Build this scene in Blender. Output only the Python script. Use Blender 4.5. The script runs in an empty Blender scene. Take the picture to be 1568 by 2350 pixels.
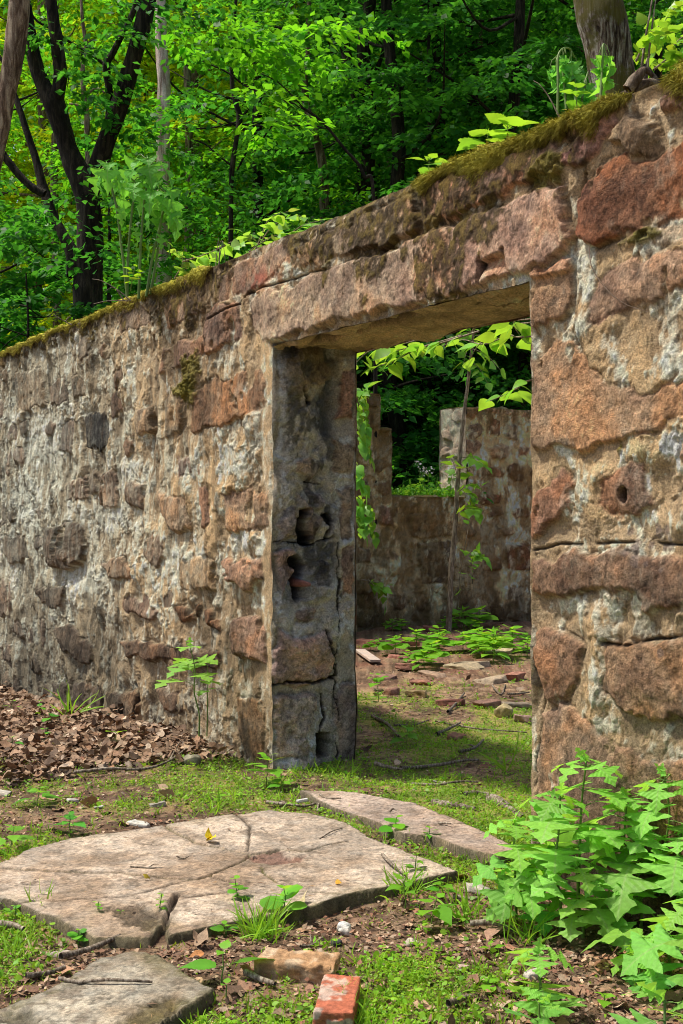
import bpy, math, random
import numpy as np
from mathutils import Vector
random.seed(7)
RNG = np.random.default_rng(11)
C = bpy.context.scene.collection
FPX, CX, CY, EYE = 2889.0, 784.0, 1175.0, 1.4
K3 = math.sqrt(3)/2
D2 = np.array([-.5, K3]); N2 = np.array([K3, .5]); P1 = np.array([-.374, 6.8])
DW = np.array([-.5, K3, 0.]); NW = np.array([K3, .5, 0.]); UP = np.array([0, 0, 1.])

def at(px, py, Y):                       # a point seen in that direction at depth Y
    return np.array([(px-CX)/FPX*Y, Y, EYE-(py-CY)/FPX*Y])
def gp(px, py, z=0.):                    # a point on the level z
    return at(px, py, (EYE-z)*FPX/(py-CY))
def wf(px, py):                          # front wall plane -> (u, z)
    a = (px-CX)/FPX
    u = (-.374-6.8*a)/(.5+K3*a)
    return u, EYE-(py-CY)/FPX*(6.8+K3*u)
def jf(px, py):                          # jamb plane -> (n, z)
    a = (px-CX)/FPX
    n = (6.8*a+.374)/(K3-.5*a)
    return n, EYE-(py-CY)/FPX*(6.8+.5*n)
def un(u, n, z=0.):
    p = P1+u*D2+n*N2
    return np.array([p[0], p[1], z])
def to_un(x, y):
    dx, dy = x-P1[0], y-P1[1]
    return dx*D2[0]+dy*D2[1], dx*N2[0]+dy*N2[1]

# ------------------------------------------------------------------ noise
def _h(ix, iy, iz, s):
    with np.errstate(over='ignore'):
        n = (ix.astype(np.uint32)*np.uint32(374761393) + iy.astype(np.uint32)*np.uint32(668265263)
             + iz.astype(np.uint32)*np.uint32(2246822519) + np.uint32((s*3266489917) & 0xffffffff))
        n = (n ^ (n >> np.uint32(13)))*np.uint32(1274126177)
        n = (n ^ (n >> np.uint32(15)))*np.uint32(2654435761)
        n = n ^ (n >> np.uint32(16))
    return n.astype(np.float32)/np.float32(4294967295.)
def vn3(x, y, z, s=0):
    x = np.asarray(x, float); y = np.asarray(y, float); z = np.asarray(z, float)
    x, y, z = np.broadcast_arrays(x, y, z)
    fx, fy, fz = np.floor(x), np.floor(y), np.floor(z)
    tx, ty, tz = x-fx, y-fy, z-fz
    ix, iy, iz = (fx.astype(np.int64) & 0xffffffff), (fy.astype(np.int64) & 0xffffffff), (fz.astype(np.int64) & 0xffffffff)
    w = lambda t: t*t*t*(t*(t*6-15)+10)
    tx, ty, tz = w(tx), w(ty), w(tz)
    r = 0
    for i in (0, 1):
        for j in (0, 1):
            for k in (0, 1):
                r = r + _h(ix+i, iy+j, iz+k, s)*(tx if i else 1-tx)*(ty if j else 1-ty)*(tz if k else 1-tz)
    return r*2-1
def vn2(x, y, s=0):
    x = np.asarray(x, float); y = np.asarray(y, float)
    x, y = np.broadcast_arrays(x, y)
    fx, fy = np.floor(x), np.floor(y)
    tx, ty = x-fx, y-fy
    ix, iy = (fx.astype(np.int64) & 0xffffffff), (fy.astype(np.int64) & 0xffffffff)
    z0 = np.zeros_like(ix)
    w = lambda t: t*t*t*(t*(t*6-15)+10)
    tx, ty = w(tx), w(ty)
    a = _h(ix, iy, z0, s); b = _h(ix+1, iy, z0, s); c = _h(ix, iy+1, z0, s); d = _h(ix+1, iy+1, z0, s)
    return ((a*(1-tx)+b*tx)*(1-ty)+(c*(1-tx)+d*tx)*ty)*2-1
def fbm2(x, y, o=4, s=0, g=.5):
    r = 0; a = 1.; t = 0.
    for i in range(o):
        f = 2.03**i
        r = r+a*vn2(x*f+i*17.3, y*f-i*9.1, s+i*31); t += a; a *= g
    return r/t*1.5
def fbm3(x, y, z, o=3, s=0, g=.5):
    r = 0; a = 1.; t = 0.
    for i in range(o):
        f = 2.03**i
        r = r+a*vn3(x*f+i*7.3, y*f-i*5.1, z*f+i*3.7, s+i*31); t += a; a *= g
    return r/t*1.5
def sst(a, b, x):
    t = np.clip((x-a)/(b-a), 0, 1); return t*t*(3-2*t)
def mixc(a, b, t):
    return a*(1-t)[..., None]+np.asarray(b)*t[..., None]
def lerp(a, b, t): return a*(1-t)+b*t
def sdf_poly(X, Y, P):
    d = np.full(X.shape, 1e9); inside = np.zeros(X.shape, bool)
    n = len(P)
    for i in range(n):
        ax, ay = P[i]; bx, by = P[(i+1) % n]
        ex, ey = bx-ax, by-ay
        t = np.clip(((X-ax)*ex+(Y-ay)*ey)/(ex*ex+ey*ey+1e-12), 0, 1)
        d = np.minimum(d, (X-ax-t*ex)**2+(Y-ay-t*ey)**2)
        c = (ay > Y) != (by > Y)
        with np.errstate(divide='ignore', invalid='ignore'):
            inside ^= c & (X < (bx-ax)*(Y-ay)/(by-ay+1e-12)+ax)
    d = np.sqrt(d)
    return np.where(inside, -d, d)
def dist_line(X, Y, P):
    d = np.full(X.shape, 1e9)
    for (ax, ay), (bx, by) in zip(P[:-1], P[1:]):
        ex, ey = bx-ax, by-ay
        t = np.clip(((X-ax)*ex+(Y-ay)*ey)/(ex*ex+ey*ey+1e-12), 0, 1)
        d = np.minimum(d, (X-ax-t*ex)**2+(Y-ay-t*ey)**2)
    return np.sqrt(d)

# ------------------------------------------------------------------ mesh + object helpers
def mk(name, V, F, mat, parent=None, col=None, smooth=True, extra=None):
    """F: list of int arrays (quads and/or tris)."""
    V = np.asarray(V, np.float32).reshape(-1, 3)
    if parent is not None and parent.get('category') == 'wall':   # masonry comes in world coordinates
        V = V-np.array(parent.location, np.float32)
    if not isinstance(F, (list, tuple)): F = [F]
    F = [np.asarray(f, np.int32) for f in F if len(f)]
    me = bpy.data.meshes.new(name)
    nl = sum(f.size for f in F); nf = sum(len(f) for f in F)
    me.vertices.add(len(V)); me.loops.add(nl); me.polygons.add(nf)
    me.vertices.foreach_set('co', V.ravel())
    me.loops.foreach_set('vertex_index', np.concatenate([f.ravel() for f in F]))
    tot = np.concatenate([np.full(len(f), f.shape[1], np.int32) for f in F])
    st = np.concatenate([[0], np.cumsum(tot)[:-1]]).astype(np.int32)
    me.polygons.foreach_set('loop_start', st)
    me.polygons.foreach_set('loop_total', tot)
    me.polygons.foreach_set('use_smooth', np.full(nf, smooth))
    if col is not None:
        a = me.attributes.new('Col', 'FLOAT_COLOR', 'POINT')
        cc = np.ones((len(V), 4), np.float32); cc[:, :3] = np.clip(np.asarray(col).reshape(-1, 3), 0, 1)
        a.data.foreach_set('color', cc.ravel())
    for k, v in (extra or {}).items():
        v = np.asarray(v, np.float32)
        a = me.attributes.new(k, 'FLOAT', 'POINT'); a.data.foreach_set('value', v.ravel())
    me.materials.append(mat)
    me.update(calc_edges=True); me.validate()
    o = bpy.data.objects.new(name, me); C.objects.link(o)
    if parent is not None: o.parent = parent
    return o
def tag(o, label=None, cat=None, group=None, kind=None):
    if label: o['label'] = label
    if cat: o['category'] = cat
    if group: o['group'] = group
    if kind: o['kind'] = kind
    return o
def thing(name, label, cat, loc=(0, 0, 0), group=None):
    o = bpy.data.objects.new(name, None); C.objects.link(o)
    o.empty_display_size = .1
    o.location = tuple(float(v) for v in loc)
    return tag(o, label, cat, group)
def copy_thing(src, loc, rz=0, sc=1., label=None):
    r = src.copy(); C.objects.link(r)
    r.location = tuple(float(v) for v in loc); r.rotation_euler = (0, 0, rz); r.scale = (sc, sc, sc)
    if label: r['label'] = label
    for ch in list(src.children):
        c = ch.copy(); C.objects.link(c); c.parent = r
        for g in ch.children:
            k = g.copy(); C.objects.link(k); k.parent = c
    return r
class MB:                                  # collects pieces into one mesh
    def __init__(s): s.V = []; s.F = []; s.T = []; s.C = []; s.n = 0; s.E = []; s.G = []
    def add(s, V, F, col=None, e=None, e2=None):
        V = np.asarray(V, float).reshape(-1, 3); F = np.asarray(F)
        s.V.append(V)
        if len(F):
            (s.F if F.shape[1] == 4 else s.T).append(F+s.n)
        c = np.ones((len(V), 3)) if col is None else np.broadcast_to(np.asarray(col, float), (len(V), 3))
        s.C.append(c); s.E.append(np.zeros(len(V)) if e is None else np.broadcast_to(e, len(V))); s.G.append(np.zeros(len(V)) if e2 is None else np.broadcast_to(e2, len(V))); s.n += len(V)
    def build(s, name, mat, parent=None, smooth=True, ekey=None):
        F = []
        if s.F: F.append(np.concatenate(s.F))
        if s.T: F.append(np.concatenate(s.T))
        return mk(name, np.concatenate(s.V), F, mat, parent, np.concatenate(s.C), smooth,
                  {ekey: np.concatenate(s.E), 'along': np.concatenate(s.G)} if ekey else None)
def grid_faces(nv, nu, mask=None):
    i = np.arange((nv-1)*(nu-1)); r = i//(nu-1); c = i % (nu-1)
    a = r*nu+c
    F = np.stack([a, a+1, a+nu+1, a+nu], 1)
    return F if mask is None else F[mask.ravel()]
def catmull(P, m):
    P = np.asarray(P, float); n = len(P)
    Q = np.concatenate([[2*P[0]-P[1]], P, [2*P[-1]-P[-2]]])
    t = np.linspace(0, n-1-1e-6, m); i = t.astype(int); f = (t-i)[:, None]
    a, b, c, d = Q[i], Q[i+1], Q[i+2], Q[i+3]
    return .5*(2*b+(c-a)*f+(2*a-5*b+4*c-d)*f*f+(3*b-a-3*c+d)*f**3)
def tube(P, R, sides=10, m=None, rough=0., seed=0, cap=True):
    P = np.asarray(P, float); R = np.asarray(R, float)
    if R.ndim == 0: R = np.full(len(P), float(R))
    if m:
        PR = catmull(np.column_stack([P, R]), m); P = PR[:, :3]; R = np.maximum(PR[:, 3], 1e-4)
    n = len(P)
    T = np.gradient(P, axis=0); T /= np.linalg.norm(T, axis=1)[:, None]+1e-9
    ref = np.array([0, 0, 1.]) if abs(T[0][2]) < .8 else np.array([1., 0, 0])
    A = np.cross(T, ref); A /= np.linalg.norm(A, axis=1)[:, None]+1e-9
    for i in range(1, n):
        v = A[i-1]-T[i]*np.dot(A[i-1], T[i]); A[i] = v/(np.linalg.norm(v)+1e-9)
    B = np.cross(T, A)
    th = np.arange(sides)/sides*2*math.pi
    ct, s_ = np.cos(th), np.sin(th)
    rr = np.repeat(R[:, None], sides, 1)
    if rough:
        L = np.concatenate([[0], np.cumsum(np.linalg.norm(np.diff(P, axis=0), axis=1))])[:, None]
        r0 = max(R.mean(), .004)
        rr = rr*(1+rough*fbm3(ct[None]*2.2+0*L, s_[None]*2.2+0*L, L/r0*.35, 3, seed))
    V = P[:, None]+rr[..., None]*(ct[None, :, None]*A[:, None]+s_[None, :, None]*B[:, None])
    V = V.reshape(-1, 3)
    r = np.arange(n-1)[:, None]*sides; k = np.arange(sides)[None]; k2 = (k+1) % sides
    F = np.stack([r+k, r+k2, r+k2+sides, r+k+sides], -1).reshape(-1, 4)
    return V, F
def unit(v):
    v = np.asarray(v, float); return v/(np.linalg.norm(v, axis=-1, keepdims=True)+1e-9)

# leaf templates: rows of (a along, b side, c up)
def half_leaf(out, inner=(.5,)):
    """out: half outline [(a,b)...] from base to tip -> symmetric strip mesh."""
    out = np.array(out, float); n = len(out)
    mid = np.maximum.accumulate(np.clip(out[:, 0]-.12*out[:, 1], 0, 1))
    mid = mid/mid[-1]
    rows = []
    for s in (1, -1):
        for w in (1.,)+tuple(inner):
            rows.append(np.stack([lerp(mid, out[:, 0], w), s*out[:, 1]*w], 1))
        if s == 1: rows.append(np.stack([mid, 0*mid], 1))
    k = len(inner)+1
    order = list(range(k))+[k]+list(range(2*k, k, -1))
    R = [rows[i] for i in order]
    V = np.concatenate(R)                       # (rows, n)
    nr = len(R); F = []
    for r in range(nr-1):
        for i in range(n-1):
            F.append((r*n+i, r*n+i+1, (r+1)*n+i+1, (r+1)*n+i))
    return V, np.array(F)
LOBED = half_leaf([(0, .006), (.10, .010), (.15, .03), (.19, .10), (.18, .20), (.20, .26), (.20, .36), (.29, .33), (.31, .27), (.37, .22), (.40, .13), (.43, .065), (.46, .08),
                   (.49, .18), (.52, .27), (.53, .36), (.58, .47), (.64, .36), (.65, .30), (.70, .22), (.71, .12), (.74, .075), (.78, .11), (.80, .17), (.84, .21),
                   (.87, .14), (.90, .12), (.93, .06), (1, 0)])
OVATE = half_leaf([(0, .004), (.1, .008), (.14, .10), (.24, .24), (.38, .31), (.54, .28), (.7, .19), (.85, .09), (1, 0)], ())
OVATE_B = half_leaf([(0, .01), (.08, .2), (.25, .34), (.45, .34), (.65, .24), (.85, .1), (1, 0)], ())
ROUND = half_leaf([(0, .02), (.1, .3), (.35, .46), (.6, .46), (.85, .3), (1, .02)], ())
TEETH = half_leaf([(0, .004), (.08, .006), (.1, .15), (.16, .22), (.18, .20), (.26, .33), (.29, .29), (.38, .36), (.41, .31), (.5, .32), (.53, .27),
                   (.62, .25), (.65, .2), (.74, .17), (.77, .13), (.87, .08), (1, 0)], ())
BLADE = half_leaf([(0, .02), (.3, .035), (.6, .03), (.85, .018), (1, 0)], ())
def rhomb():
    V = np.array([(0, 0), (.42, .30), (1, 0), (.42, -.30)], float)
    return V, np.array([(0, 1, 2, 3)])
RHOMB = rhomb()
def leaves(mb, tpl, P, A, Nn, L, W=1., bend=.25, fold=.12, curl=.0, tint=None, rnd=.0, seed=0):
    """P base points, A axis directions, Nn normals; L lengths; bend = droop of the tip."""
    T, F = tpl
    P = np.asarray(P, float).reshape(-1, 3); n = len(P)
    if n == 0: return
    A = unit(np.broadcast_to(A, (n, 3))); Nn = np.broadcast_to(Nn, (n, 3))
    S = unit(np.cross(Nn, A)); Nn = np.cross(A, S)
    L = np.broadcast_to(L, n); W = np.broadcast_to(W, n); bend = np.broadcast_to(bend, n)
    a, b = T[:, 0], T[:, 1]
    aa = a[None]; bb = b[None]
    c = -bend[:, None]*aa**2-fold*np.abs(bb)*0-curl*bb**2*2+fold*np.abs(bb)
    if rnd:
        g = np.random.default_rng(seed)
        ph = g.uniform(0, 6.28, (n, 2))
        c = c+rnd*(np.sin(aa*9+ph[:, :1])*bb*1.2+np.sin(aa*14+ph[:, 1:])*.03)
    along = aa-bend[:, None]**2*.5*aa**3*.6
    V = (P[:, None]+(along*L[:, None])[..., None]*A[:, None]
         + (bb*(L*W)[:, None])[..., None]*S[:, None]+(c*L[:, None])[..., None]*Nn[:, None])
    k = len(T)
    FF = (F[None]+(np.arange(n)*k)[:, None, None]).reshape(-1, F.shape[1])
    if tint is None: tint = np.ones((n, 3))
    tint = np.broadcast_to(tint, (n, 3))
    mb.add(V.reshape(-1, 3), FF, np.repeat(tint, k, 0), np.tile(b, n), np.tile(a, n))
def rand_dir(n, g, zb=0., zs=1.):
    v = g.normal(size=(n, 3)); v[:, 2] = v[:, 2]*zs+zb
    return unit(v)

# ------------------------------------------------------------------ materials
def nmat(name):
    m = bpy.data.materials.new(name); m.use_nodes = True
    nt = m.node_tree; nt.nodes.clear()
    return m, nt
def nd(nt, t, inp=None, **kw):
    n = nt.nodes.new(t)
    for k, v in kw.items(): setattr(n, k, v)
    for k, v in (inp or {}).items():
        if hasattr(v, 'links') or isinstance(v, bpy.types.NodeSocket): nt.links.new(v, n.inputs[k])
        else: n.inputs[k].default_value = v
    return n
def ramp(nt, fac, stops):
    r = nd(nt, 'ShaderNodeValToRGB', {'Fac': fac})
    cr = r.color_ramp
    while len(cr.elements) < len(stops): cr.elements.new(.5)
    for e, (p, c) in zip(cr.elements, stops):
        e.position = p; e.color = (*c, 1) if len(c) == 3 else c
    return r.outputs['Color']
def noise(nt, vec, scale, det=4, rough=.6, dist=0.):
    return nd(nt, 'ShaderNodeTexNoise', {'Vector': vec, 'Scale': scale, 'Detail': det, 'Roughness': rough, 'Distortion': dist}).outputs[0]
def mathn(nt, op, a, b=0.): return nd(nt, 'ShaderNodeMath', {0: a, 1: b}, operation=op).outputs[0]
def mixn(nt, fac, a, b, bt='MIX'):
    n = nt.nodes.new('ShaderNodeMix'); n.data_type = 'RGBA'; n.blend_type = bt
    for i, v in ((0, fac), (6, a), (7, b)):
        if isinstance(v, bpy.types.NodeSocket): nt.links.new(v, n.inputs[i])
        else: n.inputs[i].default_value = v if i == 0 else (*v, 1)
    return n.outputs[2]
def gray(v): return (v, v, v)
def mat_col(name, contrast=.5, scale=60, bump=.6, dist=.004, rough=.9, fine=260, stretch=(1, 1, 1), spec=.25, tintn=.15):
    """albedo from the mesh colour, broken up by grain of three sizes; real grain bump."""
    m, nt = nmat(name)
    co = nd(nt, 'ShaderNodeTexCoord').outputs['Object']
    mp = nd(nt, 'ShaderNodeMapping', {'Vector': co, 'Scale': stretch}).outputs[0]
    at_ = nd(nt, 'ShaderNodeAttribute', attribute_name='Col').outputs['Color']
    n1 = noise(nt, mp, scale, 5, .7); n2 = noise(nt, mp, fine, 3, .7); n3 = noise(nt, mp, scale*.18, 4, .6)
    g1 = ramp(nt, n1, [(.28, gray(1-contrast)), (.72, gray(1+contrast*.6))])
    g2 = ramp(nt, n2, [(.3, gray(1-contrast*.8)), (.7, gray(1+contrast*.5))])
    g3 = ramp(nt, n3, [(.3, (1-tintn, 1-tintn*.6, 1-tintn*.3)), (.7, (1+tintn, 1+tintn*.7, 1+tintn*.3))])
    c = mixn(nt, 1., mixn(nt, 1., mixn(nt, 1., at_, g1, 'MULTIPLY'), g2, 'MULTIPLY'), g3, 'MULTIPLY')
    h = mathn(nt, 'ADD', mathn(nt, 'MULTIPLY', n1, 1.), mathn(nt, 'MULTIPLY', n2, .45))
    bp = nd(nt, 'ShaderNodeBump', {'Strength': bump, 'Distance': dist, 'Height': h})
    b = nd(nt, 'ShaderNodeBsdfPrincipled', {'Base Color': c, 'Roughness': rough, 'Normal': bp.outputs[0], 'Specular IOR Level': spec})
    o = nd(nt, 'ShaderNodeOutputMaterial'); nt.links.new(b.outputs[0], o.inputs[0])
    return m
def mat_leaf(name, base, trans, mixt=.45, rough=.45, vein=False, gl=.35, var=.35, sc=3.):
    m, nt = nmat(name)
    at_ = nd(nt, 'ShaderNodeAttribute', attribute_name='Col').outputs['Color']
    co = nd(nt, 'ShaderNodeTexCoord').outputs['Object']
    n1 = noise(nt, co, sc, 3, .6)
    v = ramp(nt, n1, [(.3, gray(1-var)), (.7, gray(1+var))])
    f = mixn(nt, 1., at_, v, 'MULTIPLY')
    cb = mixn(nt, 1., f, base, 'MULTIPLY'); ct = mixn(nt, 1., f, trans, 'MULTIPLY')
    nrm = None
    if vein:
        e = nd(nt, 'ShaderNodeAttribute', attribute_name='side').outputs['Fac']
        ab = mathn(nt, 'ABSOLUTE', e)
        k = nd(nt, 'ShaderNodeMapRange', {0: ab, 1: .003, 2: .022, 3: .55, 4: 0.}).outputs[0]
        al = nd(nt, 'ShaderNodeAttribute', attribute_name='along').outputs['Fac']
        q = mathn(nt, 'FRACT', mathn(nt, 'MULTIPLY', mathn(nt, 'SUBTRACT', al, mathn(nt, 'MULTIPLY', ab, .9)), 9.))
        k2 = nd(nt, 'ShaderNodeMapRange', {0: mathn(nt, 'ABSOLUTE', mathn(nt, 'SUBTRACT', q, .5)), 1: .02, 2: .08, 3: .16, 4: 0.}).outputs[0]
        cb = mixn(nt, k2, cb, (.34, .58, .17)); ct = mixn(nt, mathn(nt, 'MULTIPLY', k2, .9), ct, (.16, .36, .04))
        cb = mixn(nt, k, cb, (.40, .60, .2)); ct = mixn(nt, k, ct, (.16, .36, .04))
        qq = nd(nt, 'ShaderNodeMapRange', {0: mathn(nt, 'ABSOLUTE', mathn(nt, 'SUBTRACT', q, .5)), 1: 0., 2: .5, 3: 0., 4: 1.}).outputs[0]
        n9 = noise(nt, co, 90, 3, .6)
        cb = mixn(nt, 1., cb, ramp(nt, n9, [(.3, gray(.82)), (.7, gray(1.15))]), 'MULTIPLY')
        nrm = nd(nt, 'ShaderNodeBump', {'Strength': .35, 'Distance': .004, 'Height': mathn(nt, 'ADD', qq, mathn(nt, 'MULTIPLY', n9, .6))}).outputs[0]
    b = nd(nt, 'ShaderNodeBsdfPrincipled', {'Base Color': cb, 'Roughness': rough, 'Specular IOR Level': gl})
    t = nd(nt, 'ShaderNodeBsdfTranslucent', {'Color': ct})
    if nrm is not None: nt.links.new(nrm, b.inputs['Normal'])
    mx = nd(nt, 'ShaderNodeMixShader', {0: mixt, 1: b.outputs[0], 2: t.outputs[0]})
    o = nd(nt, 'ShaderNodeOutputMaterial'); nt.links.new(mx.outputs[0], o.inputs[0])
    return m
def mat_bark(name, c1, c2, c3, vs=14, stretch=(1, 1, .16), bump=1., dist=.02, moss=0.):
    m, nt = nmat(name)
    co = nd(nt, 'ShaderNodeTexCoord').outputs['Object']
    mp = nd(nt, 'ShaderNodeMapping', {'Vector': co, 'Scale': stretch}).outputs[0]
    n1 = noise(nt, mp, vs*2, 6, .7, .6); n2 = noise(nt, co, vs*.25, 4, .6)
    n3 = noise(nt, co, vs*9, 3, .6)
    c = ramp(nt, n1, [(.40, c1), (.5, c2), (.60, c3)])
    c = mixn(nt, 1., c, ramp(nt, n2, [(.35, gray(.6)), (.65, gray(1.25))]), 'MULTIPLY')
    c = mixn(nt, 1., c, ramp(nt, n3, [(.3, gray(.75)), (.7, gray(1.2))]), 'MULTIPLY')
    if moss:
        c = mixn(nt, ramp(nt, noise(nt, co, 5, 5, .65), [(.62-moss, gray(0)), (.68-moss, gray(.9))]), c, (.13, .12, .02))
    h = mathn(nt, 'ADD', n1, mathn(nt, 'MULTIPLY', n3, .25))
    bp = nd(nt, 'ShaderNodeBump', {'Strength': bump, 'Distance': dist, 'Height': h})
    b = nd(nt, 'ShaderNodeBsdfPrincipled', {'Base Color': c, 'Roughness': .9, 'Normal': bp.outputs[0], 'Specular IOR Level': .2})
    o = nd(nt, 'ShaderNodeOutputMaterial'); nt.links.new(b.outputs[0], o.inputs[0])
    return m
M_STONE = mat_col('weathered_masonry', .62, 105, 1., .011, .92, 330)
M_CONC = mat_col('old_concrete', .5, 95, 1., .005, .9, 330)
M_SOIL = mat_col('soil', .55, 45, 1., .012, .95, 200)
M_BRICK = mat_col('fired_brick', .35, 80, .8, .004, .9, 260)
M_MOSS = mat_col('moss', .5, 90, 1., .008, .95, 300)
M_LITTER = mat_col('dry_leaf', .4, 70, .3, .002, .75, 250)
M_PEBBLE = mat_col('pale_stone', .3, 60, .6, .004, .85, 220)
M_STICK = mat_bark('dead_twig', (.09, .065, .045), (.2, .16, .12), (.34, .3, .24), 40, bump=.6, dist=.003)
M_BARK_D = mat_bark('dark_bark', (.008, .007, .006), (.02, .017, .013), (.05, .042, .03), 9, dist=.03)
M_BARK_B = mat_bark('brown_bark', (.07, .045, .03), (.17, .12, .085), (.33, .27, .2), 9, dist=.03)
M_BARK_P = mat_bark('pale_bark', (.34, .24, .20), (.60, .48, .42), (.78, .68, .62), 6, dist=.02)
M_BARK_G = mat_bark('grey_bark', (.045, .028, .02), (.25, .19, .145), (.60, .57, .51), 30, stretch=(1, 1, .11), bump=1., dist=.05, moss=.135)
M_FOL_F = mat_leaf('deep_wood_foliage', (.08, .28, .03), (.28, .70, .03), .5, .5, var=.5, sc=.7, gl=.2)  # darker copy for the right of the wood: shade put into the colour
M_BARK_M = mat_bark('sapling_bark', (.14, .1, .07), (.27, .21, .15), (.42, .35, .27), 30, dist=.004)
M_STEM = mat_leaf('green_stem', (.16, .26, .06), (.2, .3, .05), .15, .5)
M_HERB = mat_leaf('herb_leaf', (.27, .63, .12), (.50, .94, .10), .44, .5, gl=.22, vein=True, var=.2, sc=6)
M_FRESH = mat_leaf('fresh_leaf', (.20, .50, .06), (.48, .80, .06), .44, .4, var=.25, sc=5)
M_GRASS = mat_leaf('grass_blade', (.23, .45, .035), (.46, .74, .05), .35, .5, var=.3, sc=4)
M_FOL_D = mat_leaf('shade_foliage', (.045, .19, .035), (.11, .42, .03), .5, .42, var=.4, sc=1.2, gl=.1)  # shaded copy of the foliage: gloom of the wood put into its colour
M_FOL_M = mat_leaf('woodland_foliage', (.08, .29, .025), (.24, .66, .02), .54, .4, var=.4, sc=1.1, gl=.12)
M_FOL_B = mat_leaf('sunlit_foliage', (.28, .50, .03), (.85, 1., .03), .60, .4, var=.4, sc=.9, gl=.2)  # lit copy of the foliage: sunlight put into its colour
SUN_E = 5.0; SKY_E = .15
# ================================================================== masonry
def facet(Uq, Zq, cx, cz, r, seed, k=7, depth=.03, tilt=.55, rr=None):
    """chiselled rock face: lowest of several random planes."""
    g = np.random.default_rng(seed)
    h = np.full(Uq.shape, depth*1.25)
    for i in range(k):
        a = g.uniform(0, 6.283); s = g.uniform(.15, 1.)*tilt
        o = g.uniform(.1, .9)*r
        ru, rz = rr or (r, r)
        h = np.minimum(h, depth*g.uniform(.75, 1.4)-s*depth*1.7*((Uq-cx)/ru*math.cos(a)+(Zq-cz)/rz*math.sin(a)-o/r*.55))
    return np.maximum(h, -.35*depth)
def warp(V):
    x, y, z = V[:, 0]*4.5, V[:, 1]*4.5, V[:, 2]*4.5
    x = x*1.3; y = y*1.3; z = z*1.3
    d = np.stack([fbm3(x, y, z, 4, 91), fbm3(x+31, y, z, 4, 92), fbm3(x, y+17, z, 4, 93)*.7], 1)
    return V+.011*d
TAN = [(.36, .27, .20), (.33, .22, .16), (.30, .18, .125), (.38, .25, .20), (.27, .2, .155), (.40, .30, .22), (.25, .15, .11), (.31, .27, .23), (.34, .24, .2)]
def panel(O, eu, ev, N, U, Z, manual=(), seed=0, fill=None, base=(.36, .285, .205), white=.5, whitec=(.58, .57, .51), relief=1.,
          edge=None, holes=None, tone=(1.36, 1.32, 1.26), smear=.0, dark=None, streak=1., post=None, fine=True):
    """a displaced masonry face. U, Z: grid coordinates; manual: (polygon, rgb, bulge[, facets]) in (u,z)."""
    O = np.asarray(O, float)
    UU, ZZ = np.meshgrid(U, Z)
    wu = .024*fbm2(UU*7, ZZ*7, 4, seed+1)+.014*fbm2(UU*19, ZZ*19, 4, seed+8, .6)
    wz = .024*fbm2(UU*7+40, ZZ*7, 4, seed+2)+.014*fbm2(UU*19, ZZ*19+9, 4, seed+9, .6)
    Uq, Zq = UU+wu, ZZ+wz
    n_big = fbm2(UU*2.6, ZZ*2.6, 4, seed+3); n_mid = fbm2(UU*11, ZZ*11, 4, seed+4)
    n_fin = fbm2(UU*45, ZZ*45, 3, seed+5, .6)
    rid = 1-np.abs(fbm2(UU*9+3, ZZ*6, 4, seed+6))
    H = relief*(.012*n_big+.0042*n_mid+.0012*n_fin+.010*sst(.82, 1., rid)*sst(-.2, .4, n_big))
    # trowelled laps of mortar: little terraces
    lap = fbm2(UU*5+9, ZZ*4, 3, seed+7); q = lap*5
    H += relief*.0055*(np.floor(q)+sst(.94, 1., q-np.floor(q)))/1.
    mort = mixc(np.broadcast_to(np.array(base), UU.shape+(3,)), np.array(base)*np.array([.78, .76, .74]), sst(-.2, .5, n_mid))
    mort = mixc(mort, np.array(base)*np.array([1.18, 1.12, 1.02]), sst(.0, .6, lap))
    st = fbm2(UU*16, ZZ*2.6, 5, seed+12, .62)*streak+fbm2(UU*9, ZZ*9, 4, seed+13)*(1-.5*streak)
    bl = fbm2(UU*34, ZZ*22, 3, seed+14, .65)
    wm = sst(.08, .30, st*.75+bl*.35+n_big*.35+(white-.5)*1.2)
    wm *= sst(-.35, .15, bl+.3)
    if isinstance(whitec, tuple): whitec = np.broadcast_to(np.array(whitec), UU.shape+(3,))
    occ = np.full(UU.shape, 9.)
    stones = [tuple(s)+(None,)*(4-len(s)) for s in manual]
    g = np.random.default_rng(seed+77)
    if fill:
        cw, chh, prob = fill
        zz = Z[0]; row = 0
        cent = [np.mean(s[0], 0) for s in stones]
        while zz < Z[-1]+chh:
            uu = U[0]+g.uniform(-cw, 0)
            while uu < U[-1]+cw:
                w = cw*g.uniform(.55, 1.35); h = chh*g.uniform(.55, 1.1)
                cu, cz = uu+w/2, zz+chh/2+g.uniform(-.2, .2)*chh
                uu += w+g.uniform(.02, .12)*cw
                if g.uniform() > prob: continue
                m = g.integers(6, 9); th = np.sort(np.linspace(0, 6.283, m, False)+g.uniform(-.3, .3, m))
                rr = g.uniform(.8, 1.15, m)
                sq = 1/np.maximum(np.abs(np.cos(th)), np.abs(np.sin(th)))**.7
                P = np.stack([cu+np.cos(th)*rr*sq*w*.43, cz+np.sin(th)*rr*sq*h*.43], 1)
                ok = True
                for s in manual:
                    q = np.array(s[0]);
                    if P[:, 0].max() < q[:, 0].min()-.05 or P[:, 0].min() > q[:, 0].max()+.05: continue
                    T = np.concatenate([P, [[cu, cz]]])
                    if (sdf_poly(T[:, 0], T[:, 1], q) < .03).any(): ok = False; break
                if ok:
                    c = np.array(TAN[g.integers(len(TAN))])*g.uniform(.75, 1.1)
                    stones.append((P, c, g.uniform(.006, .028), None))
            zz += chh; row += 1
    col = mort.copy()
    stm = np.zeros(UU.shape)
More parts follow.
